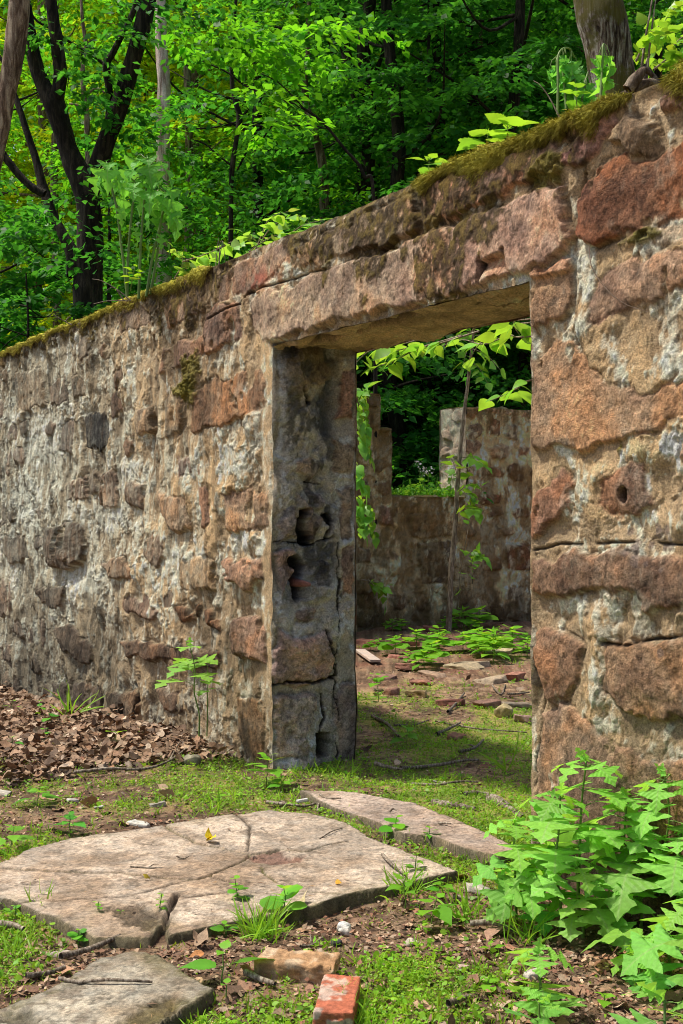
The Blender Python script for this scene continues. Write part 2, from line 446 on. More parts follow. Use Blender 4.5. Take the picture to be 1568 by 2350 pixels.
    for si, (P, c, bul, opt) in enumerate(stones):
        P = np.array(P, float); mg = .07
        i0, i1 = np.searchsorted(U, [P[:, 0].min()-mg, P[:, 0].max()+mg]); j0, j1 = np.searchsorted(Z, [P[:, 1].min()-mg, P[:, 1].max()+mg])
        if i1-i0 < 2 or j1-j0 < 2: continue
        sl = (slice(j0, j1), slice(i0, i1))
        a, b = Uq[sl], Zq[sl]
        d = sdf_poly(a, b, P)
        cx, cz = P.mean(0); r = max(.05, .5*math.sqrt((np.ptp(P[:, 0]))*(np.ptp(P[:, 1]))))
        k = 8 if opt is None else opt
        f = facet(UU[sl]+.5*wu[sl], ZZ[sl]+.5*wz[sl], cx, cz, r, seed*13+si, k, bul, rr=(max(.04, .5*np.ptp(P[:, 0])), max(.04, .5*np.ptp(P[:, 1]))))
        if np.ptp(P[:, 0]) > 1.2:      # one long block: a broad dressed face, chipped along its lower arris
            lo = sst(.10, .0, ZZ[sl]-ZL)*sst(-.1, .5, fbm2(UU[sl]*7, ZZ[sl]*3, 3, 640))
            f = bul*(.80+.30*fbm2(UU[sl]*3.1+ZZ[sl]*3, ZZ[sl]*5, 3, 641)+.10*fbm2(UU[sl]*12+ZZ[sl]*6, ZZ[sl]*12-UU[sl]*4, 4, 642, .6)-.35*lo)
        f2 = facet(UU[sl], ZZ[sl], cx+r*.3, cz-r*.2, r*.8, seed*17+si, 6, bul*(.5 if np.ptp(P[:, 0]) < 1.2 else .12), .9, rr=(max(.04, min(.35, .4*np.ptp(P[:, 0]))), max(.04, .4*np.ptp(P[:, 1]))))
        rk = fbm2(UU[sl]*17+si, ZZ[sl]*17, 5, seed+si, .66); rk1 = fbm2(UU[sl]*50, ZZ[sl]*50+si, 3, seed+si, .7)
        h = .004+.72*f+.30*f2+rk*(.002+.055*bul)+rk1*.0022
        inn = sst(.003, -.012, d)
        rim = sst(.0, -.022, d)
        h = h*(.25+.75*rim)-.004*(1-rim)
        m = inn
        if smear > 0 and np.ptp(P[:, 0]) < 1.2:
            sm = fbm2(UU[sl]*8+si*3, ZZ[sl]*5, 4, seed+21)
            m = m*sst(-.1, .06, sm+.75-(.30 if si < len(manual) else .58)*lerp(-.3, 1., sst(-.2, .3, UU[sl])))
        H[sl] = lerp(H[sl], np.maximum(h, H[sl]*.4), m)
        crack = np.exp(-((d-.004)/.006)**2)*sst(-.3, .4, fbm2(UU[sl]*6, ZZ[sl]*6+si, 2, seed+33))
        H[sl] -= .009*crack
        lipn = sst(-.1, .3, fbm2(UU[sl]*9+si, ZZ[sl]*9, 3, seed+34)); H[sl] += .0055*np.exp(-((d-.006)/.008)**2)*lipn*(1-.0*m)
        crack = crack*(1-lipn)
        c = np.array(c); c = lerp(c, np.array([.36, .27, .20])*(c.sum()/.83), .34 if c.sum() > .2 else 0)
        cv = np.broadcast_to(c, a.shape+(3,))
        hue = fbm2(UU[sl]*6+si, ZZ[sl]*6, 3, seed+41)
        cv = mixc(cv, c*np.array([1.22, 1.02, .86]), sst(-.1, .6, hue)); cv = mixc(cv, c*np.array([.72, .68, .70]), sst(-.05, -.6, hue))
        cv = cv*(1+.28*rk1+.22*rk)[..., None]
        pit = sst(.30, .55, fbm2(UU[sl]*60+3, ZZ[sl]*60, 2, seed+si+5, .6))
        cv = cv*(1-.4*pit)[..., None]
        col[sl] = lerp(col[sl], cv, m[..., None])
        col[sl] *= (1-.55*crack*.8)[..., None]
        stm[sl] = np.maximum(stm[sl], m)
    wmm = wm*(1-stm*(.93-.35*(white > .55)))
    lim = whitec*(1+.16*bl[..., None])
    col = lerp(col, lim, (wmm*.85)[..., None])
    col = col*(1+.08*n_fin+.07*n_mid)[..., None]
    H += .0035*wmm*relief*(bl+.6)
    # dirt: dark growth specks
    sp = sst(.42, .62, fbm2(UU*24, ZZ*17, 4, seed+51, .65)+.15*n_big)
    col = col*(1-.32*sp)[..., None]
    if holes:
        for (hu, hz, ru, rz, dep) in holes:
            dd = np.sqrt(((UU-hu)/ru)**2+((ZZ-hz)/rz)**2)+.25*n_mid
            k = sst(1.15, .7, dd); H -= dep*k; col = col*(1-.93*k)[..., None]
    if post: H, col = post(UU, ZZ, H, col, dict(n_big=n_big, n_mid=n_mid, n_fin=n_fin, bl=bl, st=st, stm=stm))
    if edge is not None: H = H*edge(UU, ZZ)
    V = O+UU[..., None]*np.asarray(eu)+ZZ[..., None]*np.asarray(ev)+H[..., None]*np.asarray(N)
    col = col*np.array(tone)
    return warp(V.reshape(-1, 3)), np.clip(col, .004, .78).reshape(-1, 3), (len(Z), len(U))
def lin(a, b, s): return np.linspace(a, b, max(2, int(round(abs(b-a)/s))+1))

# ---- front wall: stones read off the photograph and carried onto the wall plane
def q2(pts, ox, oy): return [wf(ox+x*.5, oy+y*.5) for x, y in pts]
def dd(pts): return [wf(x, y) for x, y in pts]
A2 = lambda p: q2(p, 784, 0)
A4 = lambda p: q2(p, 784, 780.3)
A1 = lambda p: q2(p, 0, 0)
A3 = lambda p: q2(p, 0, 780.3)
A6 = lambda p: q2(p, 0, 1524)
PINK, RUST, TANO = (.40, .26, .235), (.30, .135, .08), (.37, .235, .15)
FRONT = [
 (A2([(1112, 870), (1190, 745), (1290, 705), (1370, 745), (1450, 700), (1568, 640), (1700, 610), (1700, 960), (1568, 1000), (1420, 1050), (1340, 1090), (1200, 1120), (1105, 1085), (1102, 960)]), (.26, .115, .068), .035, 9),
 (A2([(1090, 600), (1180, 490), (1260, 480), (1250, 560), (1205, 620), (1185, 700), (1120, 735), (1000, 738), (1050, 660)]), (.42, .255, .25), .035),
 (A2([(1475, 455), (1600, 380), (1700, 380), (1700, 560), (1568, 530), (1470, 530)]), (.2, .135, .13), .03),
 (A2([(1210, 640), (1290, 510), (1380, 540), (1480, 600), (1490, 680), (1400, 730), (1330, 720)]), (.30, .235, .16), .055, 6),
 (A2([(880, 1240), (960, 1210), (1060, 1200), (1078, 1400), (1040, 1440), (900, 1530), (876, 1500)]), (.42, .27, .17), .02),
 (A2([(1170, 1262), (1300, 1205), (1430, 1165), (1568, 1150), (1700, 1130), (1700, 1330), (1568, 1340), (1450, 1400), (1360, 1410), (1200, 1470), (1143, 1480), (1165, 1340)]), (.40, .27, .21), .03),
 (A2([(1420, 1040), (1568, 1020), (1700, 1010), (1700, 1100), (1568, 1120), (1440, 1140)]), (.5, .47, .42), .008),
 (A4([(880, 60), (960, 10), (1060, -10), (1130, 60), (1130, 130), (1260, 205), (1430, 210), (1568, 180), (1700, 170), (1700, 370), (1568, 400), (1400, 435), (1290, 450), (1120, 498), (960, 500), (884, 500)]), (.37, .255, .18), .035, 11),
 (A4([(876, 720), (1010, 600), (1060, 665), (1068, 760), (980, 860), (920, 890), (872, 895)]), (.33, .175, .13), .03),
 (A4([(1195, 640), (1290, 560), (1430, 560), (1415, 650), (1430, 740), (1300, 790), (1230, 810), (1190, 750)]), (.25, .15, .115), .018),
 (A4([(876, 1010), (960, 1010), (1050, 965), (1250, 962), (1450, 945), (1568, 975), (1700, 980), (1700, 1230), (1568, 1240), (1410, 1255), (1340, 1190), (1160, 1155), (1000, 1185), (880, 1170)]), (.25, .155, .115), .045, 11),
 (A4([(890, 1340), (960, 1315), (1110, 1395), (1085, 1480), (1095, 1560), (1060, 1650), (960, 1660), (915, 1640), (905, 1480)]), (.31, .185, .13), .032),
 (A4([(1205, 1400), (1340, 1385), (1568, 1372), (1700, 1370), (1700, 1760), (1568, 1770), (1400, 1740), (1290, 1680), (1205, 1600), (1215, 1520)]), (.38, .25, .17), .05, 11),
 (dd([(1235, 1640), (1290, 1600), (1360, 1660), (1410, 1715), (1480, 1735), (1620, 1760), (1620, 2000), (1440, 2010), (1235, 1930)]), (.34, .245, .185), .025, 10),
 (dd([(1235, 1960), (1420, 2030), (1620, 2060), (1620, 2220), (1440, 2170), (1235, 2090)]), (.26, .17, .12), .03),
 # lintel stone and the courses above it
 (dd([(578, 690), (640, 660), (740, 625), (860, 585), (960, 545), (1085, 492), (1200, 452), (1306, 418), (1312, 560), (1300, 588), (1214, 628), (1130, 652), (1060, 670), (960, 695), (860, 722), (760, 745), (660, 775), (610, 790), (584, 768)]), (.43, .35, .295), .030, 12),
 (A1([(1005, 1262), (1080, 1222), (1200, 1172), (1345, 1085), (1340, 1200), (1200, 1325), (1130, 1355), (1010, 1400)]), (.33, .24, .20), .02),
 (dd([(690, 560), (780, 520), (860, 480), (950, 445), (960, 530), (860, 570), (740, 612), (690, 610)]), (.34, .28, .21), .045),
 (dd([(965, 440), (1060, 400), (1180, 360), (1290, 310), (1300, 390), (1190, 440), (1080, 480), (975, 530)]), (.36, .27, .22), .055),
 (A1([(755, 1370), (940, 1305), (940, 1450), (760, 1500)]), (.37, .27, .21), .018),
 (A1([(950, 1480), (1000, 1390), (1100, 1400), (1108, 1560), (950, 1640)]), (.36, .24, .21), .05, 10),
 (A1([(545, 1440), (640, 1400), (700, 1440), (690, 1500), (560, 1520)]), (.31, .24, .2), .015),
 # left wall
 (A3([(880, 250), (960, 182), (1090, 152), (1208, 118), (1222, 200), (1214, 300), (1150, 350), (1040, 400), (960, 408), (882, 430)]), (.35, .205, .12), .028, 9),
 (A3([(1022, 705), (1110, 692), (1240, 690), (1246, 850), (1190, 878), (1040, 888)]), (.42, .30, .215), .03),
 (A3([(1032, 1000), (1130, 1000), (1208, 985), (1218, 1100), (1150, 1148), (1036, 1120)]), (.42, .26, .2), .055, 9),
 (A3([(732, 160), (745, 30), (928, -20), (940, 40), (905, 110)]), (.32, .21, .17), .02),
 (A3([(392, 335), (480, 325), (508, 400), (508, 480), (460, 528), (402, 490)]), (.045, .045, .05), .03),
 (A3([(222, 870), (300, 840), (390, 832), (400, 930), (380, 1010), (330, 1058), (240, 1040), (226, 960)]), (.17, .105, .07), .13, 7),
 (A3([(462, 1015), (540, 988), (618, 1040), (608, 1098), (500, 1090)]), (.38, .25, .16), .04),
 (A3([(302, 645), (398, 622), (408, 735), (312, 748)]), (.34, .20, .14), .03),
 (A3([(456, 602), (538, 602), (540, 776), (462, 778)]), (.31, .21, .15), .02),
 (A3([(572, 660), (658, 652), (658, 758), (582, 758)]), (.17, .12, .095), .04),
 (A3([(727, 700), (868, 720), (878, 888), (802, 880), (745, 800)]), (.37, .30, .235), .035),
 (A3([(818, 1002), (978, 988), (978, 1148), (832, 1148)]), (.34, .30, .22), .02),
 (A3([(792, 1212), (908, 1212), (918, 1288), (832, 1288)]), (.35, .17, .085), .035),
 (A3([(942, 1232), (1018, 1232), (1018, 1328), (942, 1318)]), (.33, .17, .095), .025),
 (A3([(242, 1312), (330, 1302), (438, 1400), (438, 1478), (382, 1488), (292, 1420)]), (.24, .155, .11), .045),
 (A3([(562, 1182), (688, 1182), (738, 1250), (700, 1278), (582, 1250)]), (.29, .19, .15), .03),
 (A3([(542, 1392), (640, 1372), (880, 1420), (1018, 1420), (1008, 1508), (850, 1488), (602, 1450)]), (.22, .14, .10), .05),
 (A3([(1092, 1275), (1208, 1255), (1236, 1350), (1228, 1500), (1180, 1478), (1094, 1450)]), (.42, .27, .22), .06, 9),
 (A3([(67, 142), (188, 132), (208, 308), (82, 328)]), (.33, .28, .21), .015),
 (A3([(232, 202), (308, 162), (328, 288), (242, 308)]), (.33, .23, .17), .02),
 (A3([(332, 162), (398, 182), (398, 268), (342, 278)]), (.34, .27, .2), .03),
 (A3([(622, 330), (718, 302), (698, 438), (632, 448)]), (.37, .30, .22), .04),
 (A3([(752, 262), (838, 252), (838, 418), (762, 448)]), (.33, .29, .22), .02),
 (A3([(272, 400), (348, 345), (340, 518), (272, 508)]), (.24, .18, .17), .015),
 (A3([(812, 532), (888, 532), (888, 618), (822, 628)]), (.31, .22, .21), .015),
 (A3([(0, 1100), (50, 1110), (50, 1278), (0, 1270)]), (.3, .18, .13), .02),
 (A3([(162, 1132), (298, 1122), (298, 1228), (222, 1238)]), (.17, .12, .09), .03),
 (A6([(1092, 152), (1218, 165), (1206, 438), (1102, 428)]), (.34, .24, .15), .015),
 (A6([(242, 82), (468, 92), (468, 248), (252, 178)]), (.25, .17, .125), .025),
 (A6([(702, 110), (838, 130), (838, 238), (752, 198)]), (.3, .21, .16), .03),
 (A6([(500, 130), (620, 110), (650, 180), (600, 330), (520, 230)]), (.24, .17, .12), .06),
 (A3([(15, 900), (130, 890), (150, 1000), (60, 1040), (10, 980)]), (.25, .19, .15), .03),
 (A3([(920, 560), (960, 700), (970, 860), (930, 870), (915, 720)]), (.25, .17, .15), .015),
]
ZT, ZL, DW_ = 2.855, 2.295, 2.22
def dmask(U, Z):                # distance outside the doorway opening
    dx = np.maximum(-DW_-U, U-0.); dz = Z-ZL
    return np.where((dx > 0) & (dz > 0), np.hypot(dx, dz), np.maximum(dx, dz))
def front_edge(U, Z):
    lint = sst(ZL-.01, ZL+.01, Z)*sst(-2.28, -2.2, U)*sst(.05, .0, U)
    return lerp(sst(.0, .028, dmask(U, Z)), sst(-.001, .005, dmask(U, Z)), lint)*sst(0, .03, ZT-Z)
def front_post(U, Z, H, col, n):
    nb, nm, nf, bl = n['n_big'], n['n_mid'], n['n_fin'], n['bl']
    left = sst(-.05, .4, U); 
    # mortar quoin strip beside the jamb, smooth and pale
    q = sst(.0, .02, U)*sst(.15+.02*nm[0, 0], .11, U)*sst(.1, .4, Z)*(1-.9*n['stm'])
    H = lerp(H, .004+.004*nb+.002*nm, q*.8)
    col = lerp(col, np.array([.47, .36, .24])*(1+.2*nm+.1*nf)[..., None], (q*.4)[..., None])
    H = H*lerp(.72, .80, left)
    lm = 0.
    for mx, my, ru, rz in ((1335, 575, .05, .05), (1350, 650, .05, .09), (1345, 740, .05, .06), (1520, 530, .09, .05), (1490, 560, .05, .04), (1545, 1010, .06, .06), (1340, 1110, .05, .07), (1320, 1160, .06, .05), (1300, 1025, .06, .03),
                           (1385, 1400, .10, .05), (1300, 1385, .08, .03), (1480, 1390, .07, .04), (1365, 1560, .035, .10), (1400, 1660, .08, .05), (1545, 820, .07, .06), (1480, 1120, .03, .08), (1450, 1270, .12, .015), (1400, 800, .04, .05),
                           (560, 900, .10, .06), (590, 1000, .10, .14), (540, 1060, .25, .10), (545, 1240, .16, .07), (600, 1245, .08, .07), (440, 1070, .3, .10), (300, 1100, .4, .15), (100, 1010, .8, .22), (250, 1180, .5, .12), (60, 1150, .6, .2), (420, 1300, .4, .15), (520, 1330, .07, .1), (590, 1380, .1, .05), (200, 1330, .6, .12), (570, 1580, .1, .06)):
        mu, mz = wf(mx, my); lm = np.maximum(lm, np.exp(-((U-mu)/ru)**2-((Z-mz)/rz)**2))
    lm = sst(.25, .62, lm+.34*n['st']+.30*bl)*(1-.85*n['stm'])*sst(-.5, .0, bl+.25)
    col = lerp(col, np.array([.62, .62, .57])*(1+.22*bl+.1*nf)[..., None], (lm*.85)[..., None]); H = H+.002*lm*(1+bl)
    # greenish lime bloom and cool shade tinted in to the far left; darker foot
    g = sst(1., 4.2, U)
    lum = col.mean(-1, keepdims=True)
    col = lerp(col, lum*np.array([.93, 1.03, .93]), (g*.45)[..., None])
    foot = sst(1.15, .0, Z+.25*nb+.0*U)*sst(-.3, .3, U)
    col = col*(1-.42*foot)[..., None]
    big = fbm2(U*1.1+4, Z*1.3, 3, 411); col = col*(1+.22*big)[..., None]; col = col*(1-.24*left*n['stm']*sst(-.3, .3, fbm2(U*2, Z*3, 2, 415)))[..., None]
    band = sst(.6, 1., Z)*sst(2.35, 1.7, Z+.2*nb)*sst(.6, 1.4, U)
    stl = sst(.0, .30, fbm2(U*21, Z*2.2, 5, 412, .62)+.25*bl)*(1-.75*n['stm'])
    col = lerp(col, np.array([.60, .62, .55])*(1+.15*bl)[..., None], (stl*band*.62)[..., None])
    dst = sst(.12, .4, fbm2(U*13+7, Z*1.6, 4, 413, .6))*left; col = col*(1-.38*dst)[..., None]
    col = col*lerp(np.array([1.05, 1.0, .90]), np.array([1., 1.01, .97]), g[..., None])
    H = H+.012*sst(-.06, .0, -U)*0+.018*sst(.08, -.02, U)*sst(-2.75, -2.6, U)*sst(ZL-.01, ZL+.01, Z)*sst(ZT-.15, ZT-.3, Z)*n['stm']
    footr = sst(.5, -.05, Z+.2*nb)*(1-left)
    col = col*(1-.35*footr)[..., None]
    # lintel stone: pink to the right
    inl = sst(.3, -.3, U)*sst(-2.75, -2.5, U)*sst(ZL-.02, ZL+.02, Z)
    pk = inl*sst(-.9, -1.7, U+.5*nb)*n['stm']
    col = lerp(col, col*np.array([1.10, .86, .90]), (pk*.55)[..., None])
    rd = np.exp(-(((U-.13)/.22)**2+((Z-2.68)/.07)**2))*sst(-.3, .2, nm)*(U > -.35)
    col = lerp(col, np.array([.36, .11, .075])*(1+.3*nf)[..., None], (rd*.8)[..., None])
    # long niche chiselled out of the lintel
    a0, b0 = wf(1112, 605); a1, b1 = wf(1172, 575); a2, b2 = wf(1180, 630); a3, b3 = wf(1114, 655)
    d = sdf_poly(U+.012*nm, Z+.012*nb, [(a0, b0), (a1, b1), (a2, b2), (a3, b3)])
    k = sst(.01, -.012, d); H = H-.05*k*sst(0, 1, (Z-b3)/(b0-b3+.02)); 
    for (xa, ya), (xb, yb), w in (((1112, 600), (1113, 655), .010), ((1168, 572), (1180, 628), .009)):
        l = dist_line(U+.008*nm, Z, [wf(xa, ya), wf(xb, yb)]); kk = sst(w*1.3, w*.5, l)
        H = H-.04*kk; col = col*(1-.85*kk)[..., None]  # grooves at the niche sides, their shadow painted dark
    # open joints: beside the big red stone, under the lintel stone
    for pts, w, dp in (([(1338, 405), (1330, 440), (1328, 500), (1322, 545)], .008, .035), ([(626, 792), (700, 790), (780, 770), (860, 748), (960, 725), (1040, 712)], .012, .04),
                       ([(1225, 1265), (1300, 1253), (1400, 1240), (1500, 1243), (1600, 1250)], .005, .015), ([(1385, 1472), (1440, 1478), (1500, 1466), (1600, 1460)], .006, .02),
                       ([(480, 735), (560, 690), (572, 670), (700, 625), (760, 615)], .006, .02), ([(310, 1570), (320, 1600), (312, 1680)], .012, .03),
                       ([(1200, 1465), (1235, 1500), (1240, 1600), (1232, 1800)], .004, .01)):
        l = dist_line(U+.012*nm, Z+.012*nb, [wf(*p) for p in pts]); kk = sst(w*1.4, w*.4, l)*sst(-.6, 0, nm+.3)
        H = H-dp*kk; col = col*(1-.8*kk)[..., None]
    # moss and black algae running down from the top
    top = ZT-Z
    s = fbm2(U*8, Z*5, 5, 401, .62); s2 = fbm2(U*26, Z*20, 4, 402, .65)
    along = .13+.26*sst(-2.1, -1.9, U)*sst(-.1, -.5, U)+.34*np.exp(-((U+1.75)/.45)**2)*1.0+.05*sst(0, 1, U)+.18*np.exp(-((U-1.25)/.5)**2)-.12*sst(-2.6, -2.9, U)-.16*np.exp(-((U-.25)/.4)**2)
    m = sst(.03, -.05, top-along*(.75+.8*s))*sst(-.55, .05, s2+.25)
    mc = lerp(np.array([.045, .03, .014]), np.array([.13, .095, .02]), sst(-.2, .5, s2+nm*.5)[..., None])
    col = lerp(col, mc*(1+.4*nf)[..., None], (m*.92)[..., None]); H = H+.004*m*(1+s2)
    drip = sst(.22, .4, fbm2(U*9+5, Z*.9, 3, 403))*sst(1.3, .3, top+.3*s)*sst(-.1, .35, s2+.1)*sst(.1, .4, U)
    col = lerp(col, np.array([.11, .065, .03])*np.ones(3), (drip*.55)[..., None])
    # pads of moss on the face
    for (mx, my, ru, rz) in ((440, 860, .14, .17), (425, 890, .2, .05), (1262, 395, .1, .07), (1470, 545, .12, .025), (1425, 1020, .015, .03), (400, 660, .15, .05)):
        mu, mz = wf(mx, my)
        dd_ = ((U-mu)/ru)**2+((Z-mz)/rz)**2
        k = sst(1.1, .4, dd_+.7*nm+.5*s2); H = H+.012*k*(1+nf)
        col = lerp(col, np.array([.13, .115, .018])*(1+.5*nf)[..., None], (k*.9)[..., None])
    # lichen discs on the brown stones
    g_ = np.random.default_rng(5)
    for i in range(16):
        lx, ly = g_.uniform(1440, 1540), g_.choice([1255, 1300, 1345, 1505, 1225])+g_.uniform(-14, 14)
        mu, mz = wf(lx, ly); r = g_.uniform(.010, .022)
        dq = np.hypot(U-mu, Z-mz)/r+.3*nm; col = lerp(col, np.array([.17, .13, .12])*np.ones(3), (sst(1., .8, dq)*.65)[..., None])
    return H, col
def build_front_wall():
    root = thing('stone_wall', 'long ruined rubble stone wall with a doorway and a mossy top', 'wall', (float(P1[0]), float(P1[1]), 0))
    U = np.concatenate([lin(-4.6, -3.15, .03)[:-1], lin(-3.15, -2.22, .0055)[:-1], lin(-2.22, 0, .0075)[:-1], lin(0, 3., .0085)[:-1], lin(3., 6., .013)[:-1], lin(6., 7.3, .03)])
    Z = lin(-.5, ZT, .0058)
    holes = [(*wf(1436, 1132), .022, .03, .07), (*wf(1300, 330), .004, .004, .01), (*wf(1315, 345), .01, .008, .012)]
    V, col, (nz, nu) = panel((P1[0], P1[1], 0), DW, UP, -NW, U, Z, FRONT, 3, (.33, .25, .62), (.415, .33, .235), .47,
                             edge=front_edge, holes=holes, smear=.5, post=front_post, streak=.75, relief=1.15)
    # smear the left wall's stones a little: done through the lime mask
    UU, ZZ = np.meshgrid(U, Z)
    uc = (UU[:-1, :-1]+UU[1:, 1:])/2; zc = (ZZ[:-1, :-1]+ZZ[1:, 1:])/2
    dm = dmask(uc, zc) > 0
    # lintel: region of the long stone and the slab under it
    lin_poly = dd([(576, 686), (640, 657), (740, 622), (860, 582), (960, 542), (1085, 489), (1200, 449), (1310, 414), (1318, 560), (1304, 592), (1214, 634)])+[(-2.22, ZL-.02), (0.02, ZL-.02), wf(580, 770)]
    isl = (sdf_poly(uc, zc, lin_poly) < 0)
    F1 = grid_faces(nz, nu, dm & ~isl); F2 = grid_faces(nz, nu, dm & isl)
    def sub(F):
        ids, inv = np.unique(F, return_inverse=True)
        return V[ids], inv.reshape(F.shape), col[ids]
    mb = MB(); v, f, c = sub(F1); mb.add(v, f[:, ::-1], c)
    lb = MB(); v, f, c = sub(F2); lb.add(v, f[:, ::-1], c)
    # ---- left jamb (faces the doorway) 
    J = lambda p: [jf(x, y) for x, y in p]
    js = [
      (J([(630, 1440), (680, 1455), (735, 1445), (768, 1510), (755, 1562), (690, 1572), (628, 1570), (624, 1500)]), (.44, .30, .255), .06, 9),
      (J([(628, 1600), (700, 1588), (725, 1600), (722, 1660), (700, 1745), (628, 1745)]), (.40, .33, .28), .045, 8),
      (J([(636, 1265), (680, 1260), (690, 1290), (665, 1340), (640, 1390)]), (.38, .28, .27), .03),
      (J([(674, 1130), (700, 1150), (716, 1190), (690, 1200), (680, 1160)]), (.36, .30, .24), .07, 4),
      (J([(700, 1120), (735, 1130), (745, 1165), (715, 1165)]), (.36, .32, .29), .06, 4),
      (J([(705, 1160), (735, 1180), (720, 1245), (700, 1240)]), (.21, .18, .165), .05, 4),
      (J([(640, 1160), (672, 1150), (684, 1230), (640, 1245)]), (.22, .22, .23), .03),
      (J([(724, 1280), (752, 1280), (760, 1350), (728, 1350)]), (.13, .13, .14), .02),
      (J([(775, 850), (808, 850), (812, 960), (780, 960)]), (.30, .19, .17), .012),
      (J([(760, 1000), (812, 1020), (812, 1090), (765, 1075)]), (.36, .26, .17), .012),
      (J([(775, 1120), (812, 1110), (810, 1230), (780, 1240)]), (.30, .22, .16), .012),
      (J([(775, 1250), (812, 1250), (810, 1370), (780, 1360)]), (.30, .2, .16), .012),
      (J([(770, 1580), (815, 1560), (820, 1740), (772, 1750)]), (.26, .21, .19), .02),
    ]
    def jpost(U_, Z_, H, col, n):
        nm, nb, nf, bl = n['n_mid'], n['n_big'], n['n_fin'], n['bl']
        # blue-grey render down the middle, blackened in patches
        mid = sst(.03, .09, U_)*sst(.44, .34, U_)
        gcol = lerp(np.array([.22, .22, .225]), np.array([.42, .375, .30]), sst(-.3, .5, nb+.4*nm)[..., None])
        k = mid*(1-.92*n['stm'])*sst(.62, .78, Z_+.1*nm)
        col = lerp(col, gcol*(1+.25*nf)[..., None], (k*.85)[..., None])
        blk = sst(.0, .25, fbm2(U_*8, Z_*5, 5, 71, .65)+.08+.1*sst(1.5, 1.9, Z_))*mid*sst(.8, 1.1, Z_+.2*nm)
        col = col*(1-.66*blk)[..., None]
        oc = mid*sst(2.0, 2.2, Z_+.12*nm)*sst(0, .4, nm+.3); col = lerp(col, np.array([.30, .22, .12])*np.ones(3), (oc*.6)[..., None])
        H = H+.03*mid*nb+.014*mid*nm+.012*mid*(np.floor(fbm2(U_*9, Z_*7, 4, 79)*4)/4)
        rb = mid*sst(.15, .45, fbm2(U_*20, Z_*20, 3, 77)); H = H+.008*rb*n['bl']
        for pts, w, dp in (([(698, 1170), (690, 1210), (697, 1245)], .028, .12), ([(672, 1300), (688, 1290), (680, 1340), (686, 1370)], .022, .11), ([(690, 880), (698, 905), (706, 925)], .012, .05),
                           ([(740, 1180), (752, 1200), (745, 1240)], .012, .05), ([(625, 1575), (690, 1575), (770, 1560)], .009, .04), ([(632, 1250), (700, 1252), (760, 1235)], .006, .02),
                           ([(745, 1440), (765, 1500)], .01, .04), ([(740, 1600), (735, 1690)], .008, .02), ([(772, 1240), (772, 1560), (774, 1740)], .006, .012), ([(700, 1100), (745, 1108)], .005, .015)):
            l = dist_line(U_+.022*nm+.006*nf, Z_+.03*nb+.008*bl, [jf(*p) for p in pts]); kk = sst(w*1.3, w*.6, l+.006*nm)
            H = H-dp*kk; col = col*(1-.9*kk)[..., None]
        # square socket low down
        su, sz = jf(740, 1712); s = np.maximum(np.abs(U_-su+.008*nm)/.044, np.abs(Z_-sz+.008*nm)/.07)+.05*bl; kk = sst(1.08, .95, s)
        H = H*(1-kk)-.14*kk; col = col*(1-.8*kk)[..., None]
        r1 = np.exp(-(((U_-jf(688, 1338)[0])/.03)**2+((Z_-jf(688, 1338)[1])/.035)**2)*1.2)
        k = sst(.45, .7, r1+.1*nm); H = H+.12*k; col = lerp(col, np.array([.33, .13, .10])*np.ones(3), (k*.8)[..., None])
        e = sst(.05, .02, U_+.02*nm)*sst(2.3, 2.1, Z_)*sst(-.3, .1, fbm2(U_*0, Z_*6, 3, 81))
        col = lerp(col, np.array([.36, .30, .21])*(1+.2*nm)[..., None], (e*.7*(1-n['stm']))[..., None])
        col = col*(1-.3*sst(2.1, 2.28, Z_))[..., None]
        return H, col
    NJ = lin(0, .52, .0065); ZJ = Z[Z <= ZL+.02]
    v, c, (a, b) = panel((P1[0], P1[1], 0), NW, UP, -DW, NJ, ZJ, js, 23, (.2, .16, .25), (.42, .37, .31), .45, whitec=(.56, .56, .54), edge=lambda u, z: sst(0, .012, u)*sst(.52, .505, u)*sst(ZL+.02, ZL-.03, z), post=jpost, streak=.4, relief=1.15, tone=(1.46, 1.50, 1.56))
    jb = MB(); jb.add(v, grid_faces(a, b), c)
    # right jamb
    o = un(-DW_, 0)
    v, c, (a, b) = panel(o, NW, UP, DW, lin(0, .52, .02), ZJ[::2], [], 29, (.28, .22, .8), (.32, .26, .2), .45, edge=lambda u, z: sst(0, .02, u)*sst(.52, .50, u))
    jb2 = MB(); jb2.add(v, grid_faces(a, b)[:, ::-1], c)
    # soffit of the lintel slab, with a spall along its front edge
    def spost(U_, Z_, H, col, n):
        k = sst(.06, .03, np.abs(Z_-.05-.02*n['n_big']))*sst(-.2, .0, -U_)*0
        col = lerp(col, np.array([.46, .345, .215])*(1+.35*n['n_mid']+.3*n['n_big']+.2*n['n_fin'])[..., None], np.full(U_.shape+(1,), .85))
        l = dist_line(U_+.01*n['n_mid'], Z_+.012*n['n_big'], [(.05, .10), (-.3, .12), (-.6, .15), (-1.0, .13), (-1.3, .09)]); kk = sst(.040, .022, l+.012*n['n_mid'])
        H = H-.07*kk; col = col*(1-.93*kk)[..., None]
        l = dist_line(U_+.02*n['n_mid'], Z_, [(-1.6, .2), (-1.9, .18), (-2.2, .2)]); kk = sst(.012, .004, l); col = col*(1-.7*kk)[..., None]
        return H, col
    v, c, (a, b) = panel((P1[0], P1[1], ZL), DW, NW, -UP, lin(-DW_, 0, .01), lin(0, .52, .01), [], 37, None, (.36, .27, .17), .1, edge=lambda u, z: sst(0, .03, z)*sst(.52, .5, z), post=spost)
    lb.add(v, grid_faces(a, b), c)
    # top, back and ends
    def tpost(U_, Z_, H, col, n):
        k = sst(-.6, .1, n['n_mid']+.3); return H, lerp(col, np.array([.10, .085, .03])*(1+.4*n['n_fin'])[..., None], (k*.8)[..., None])
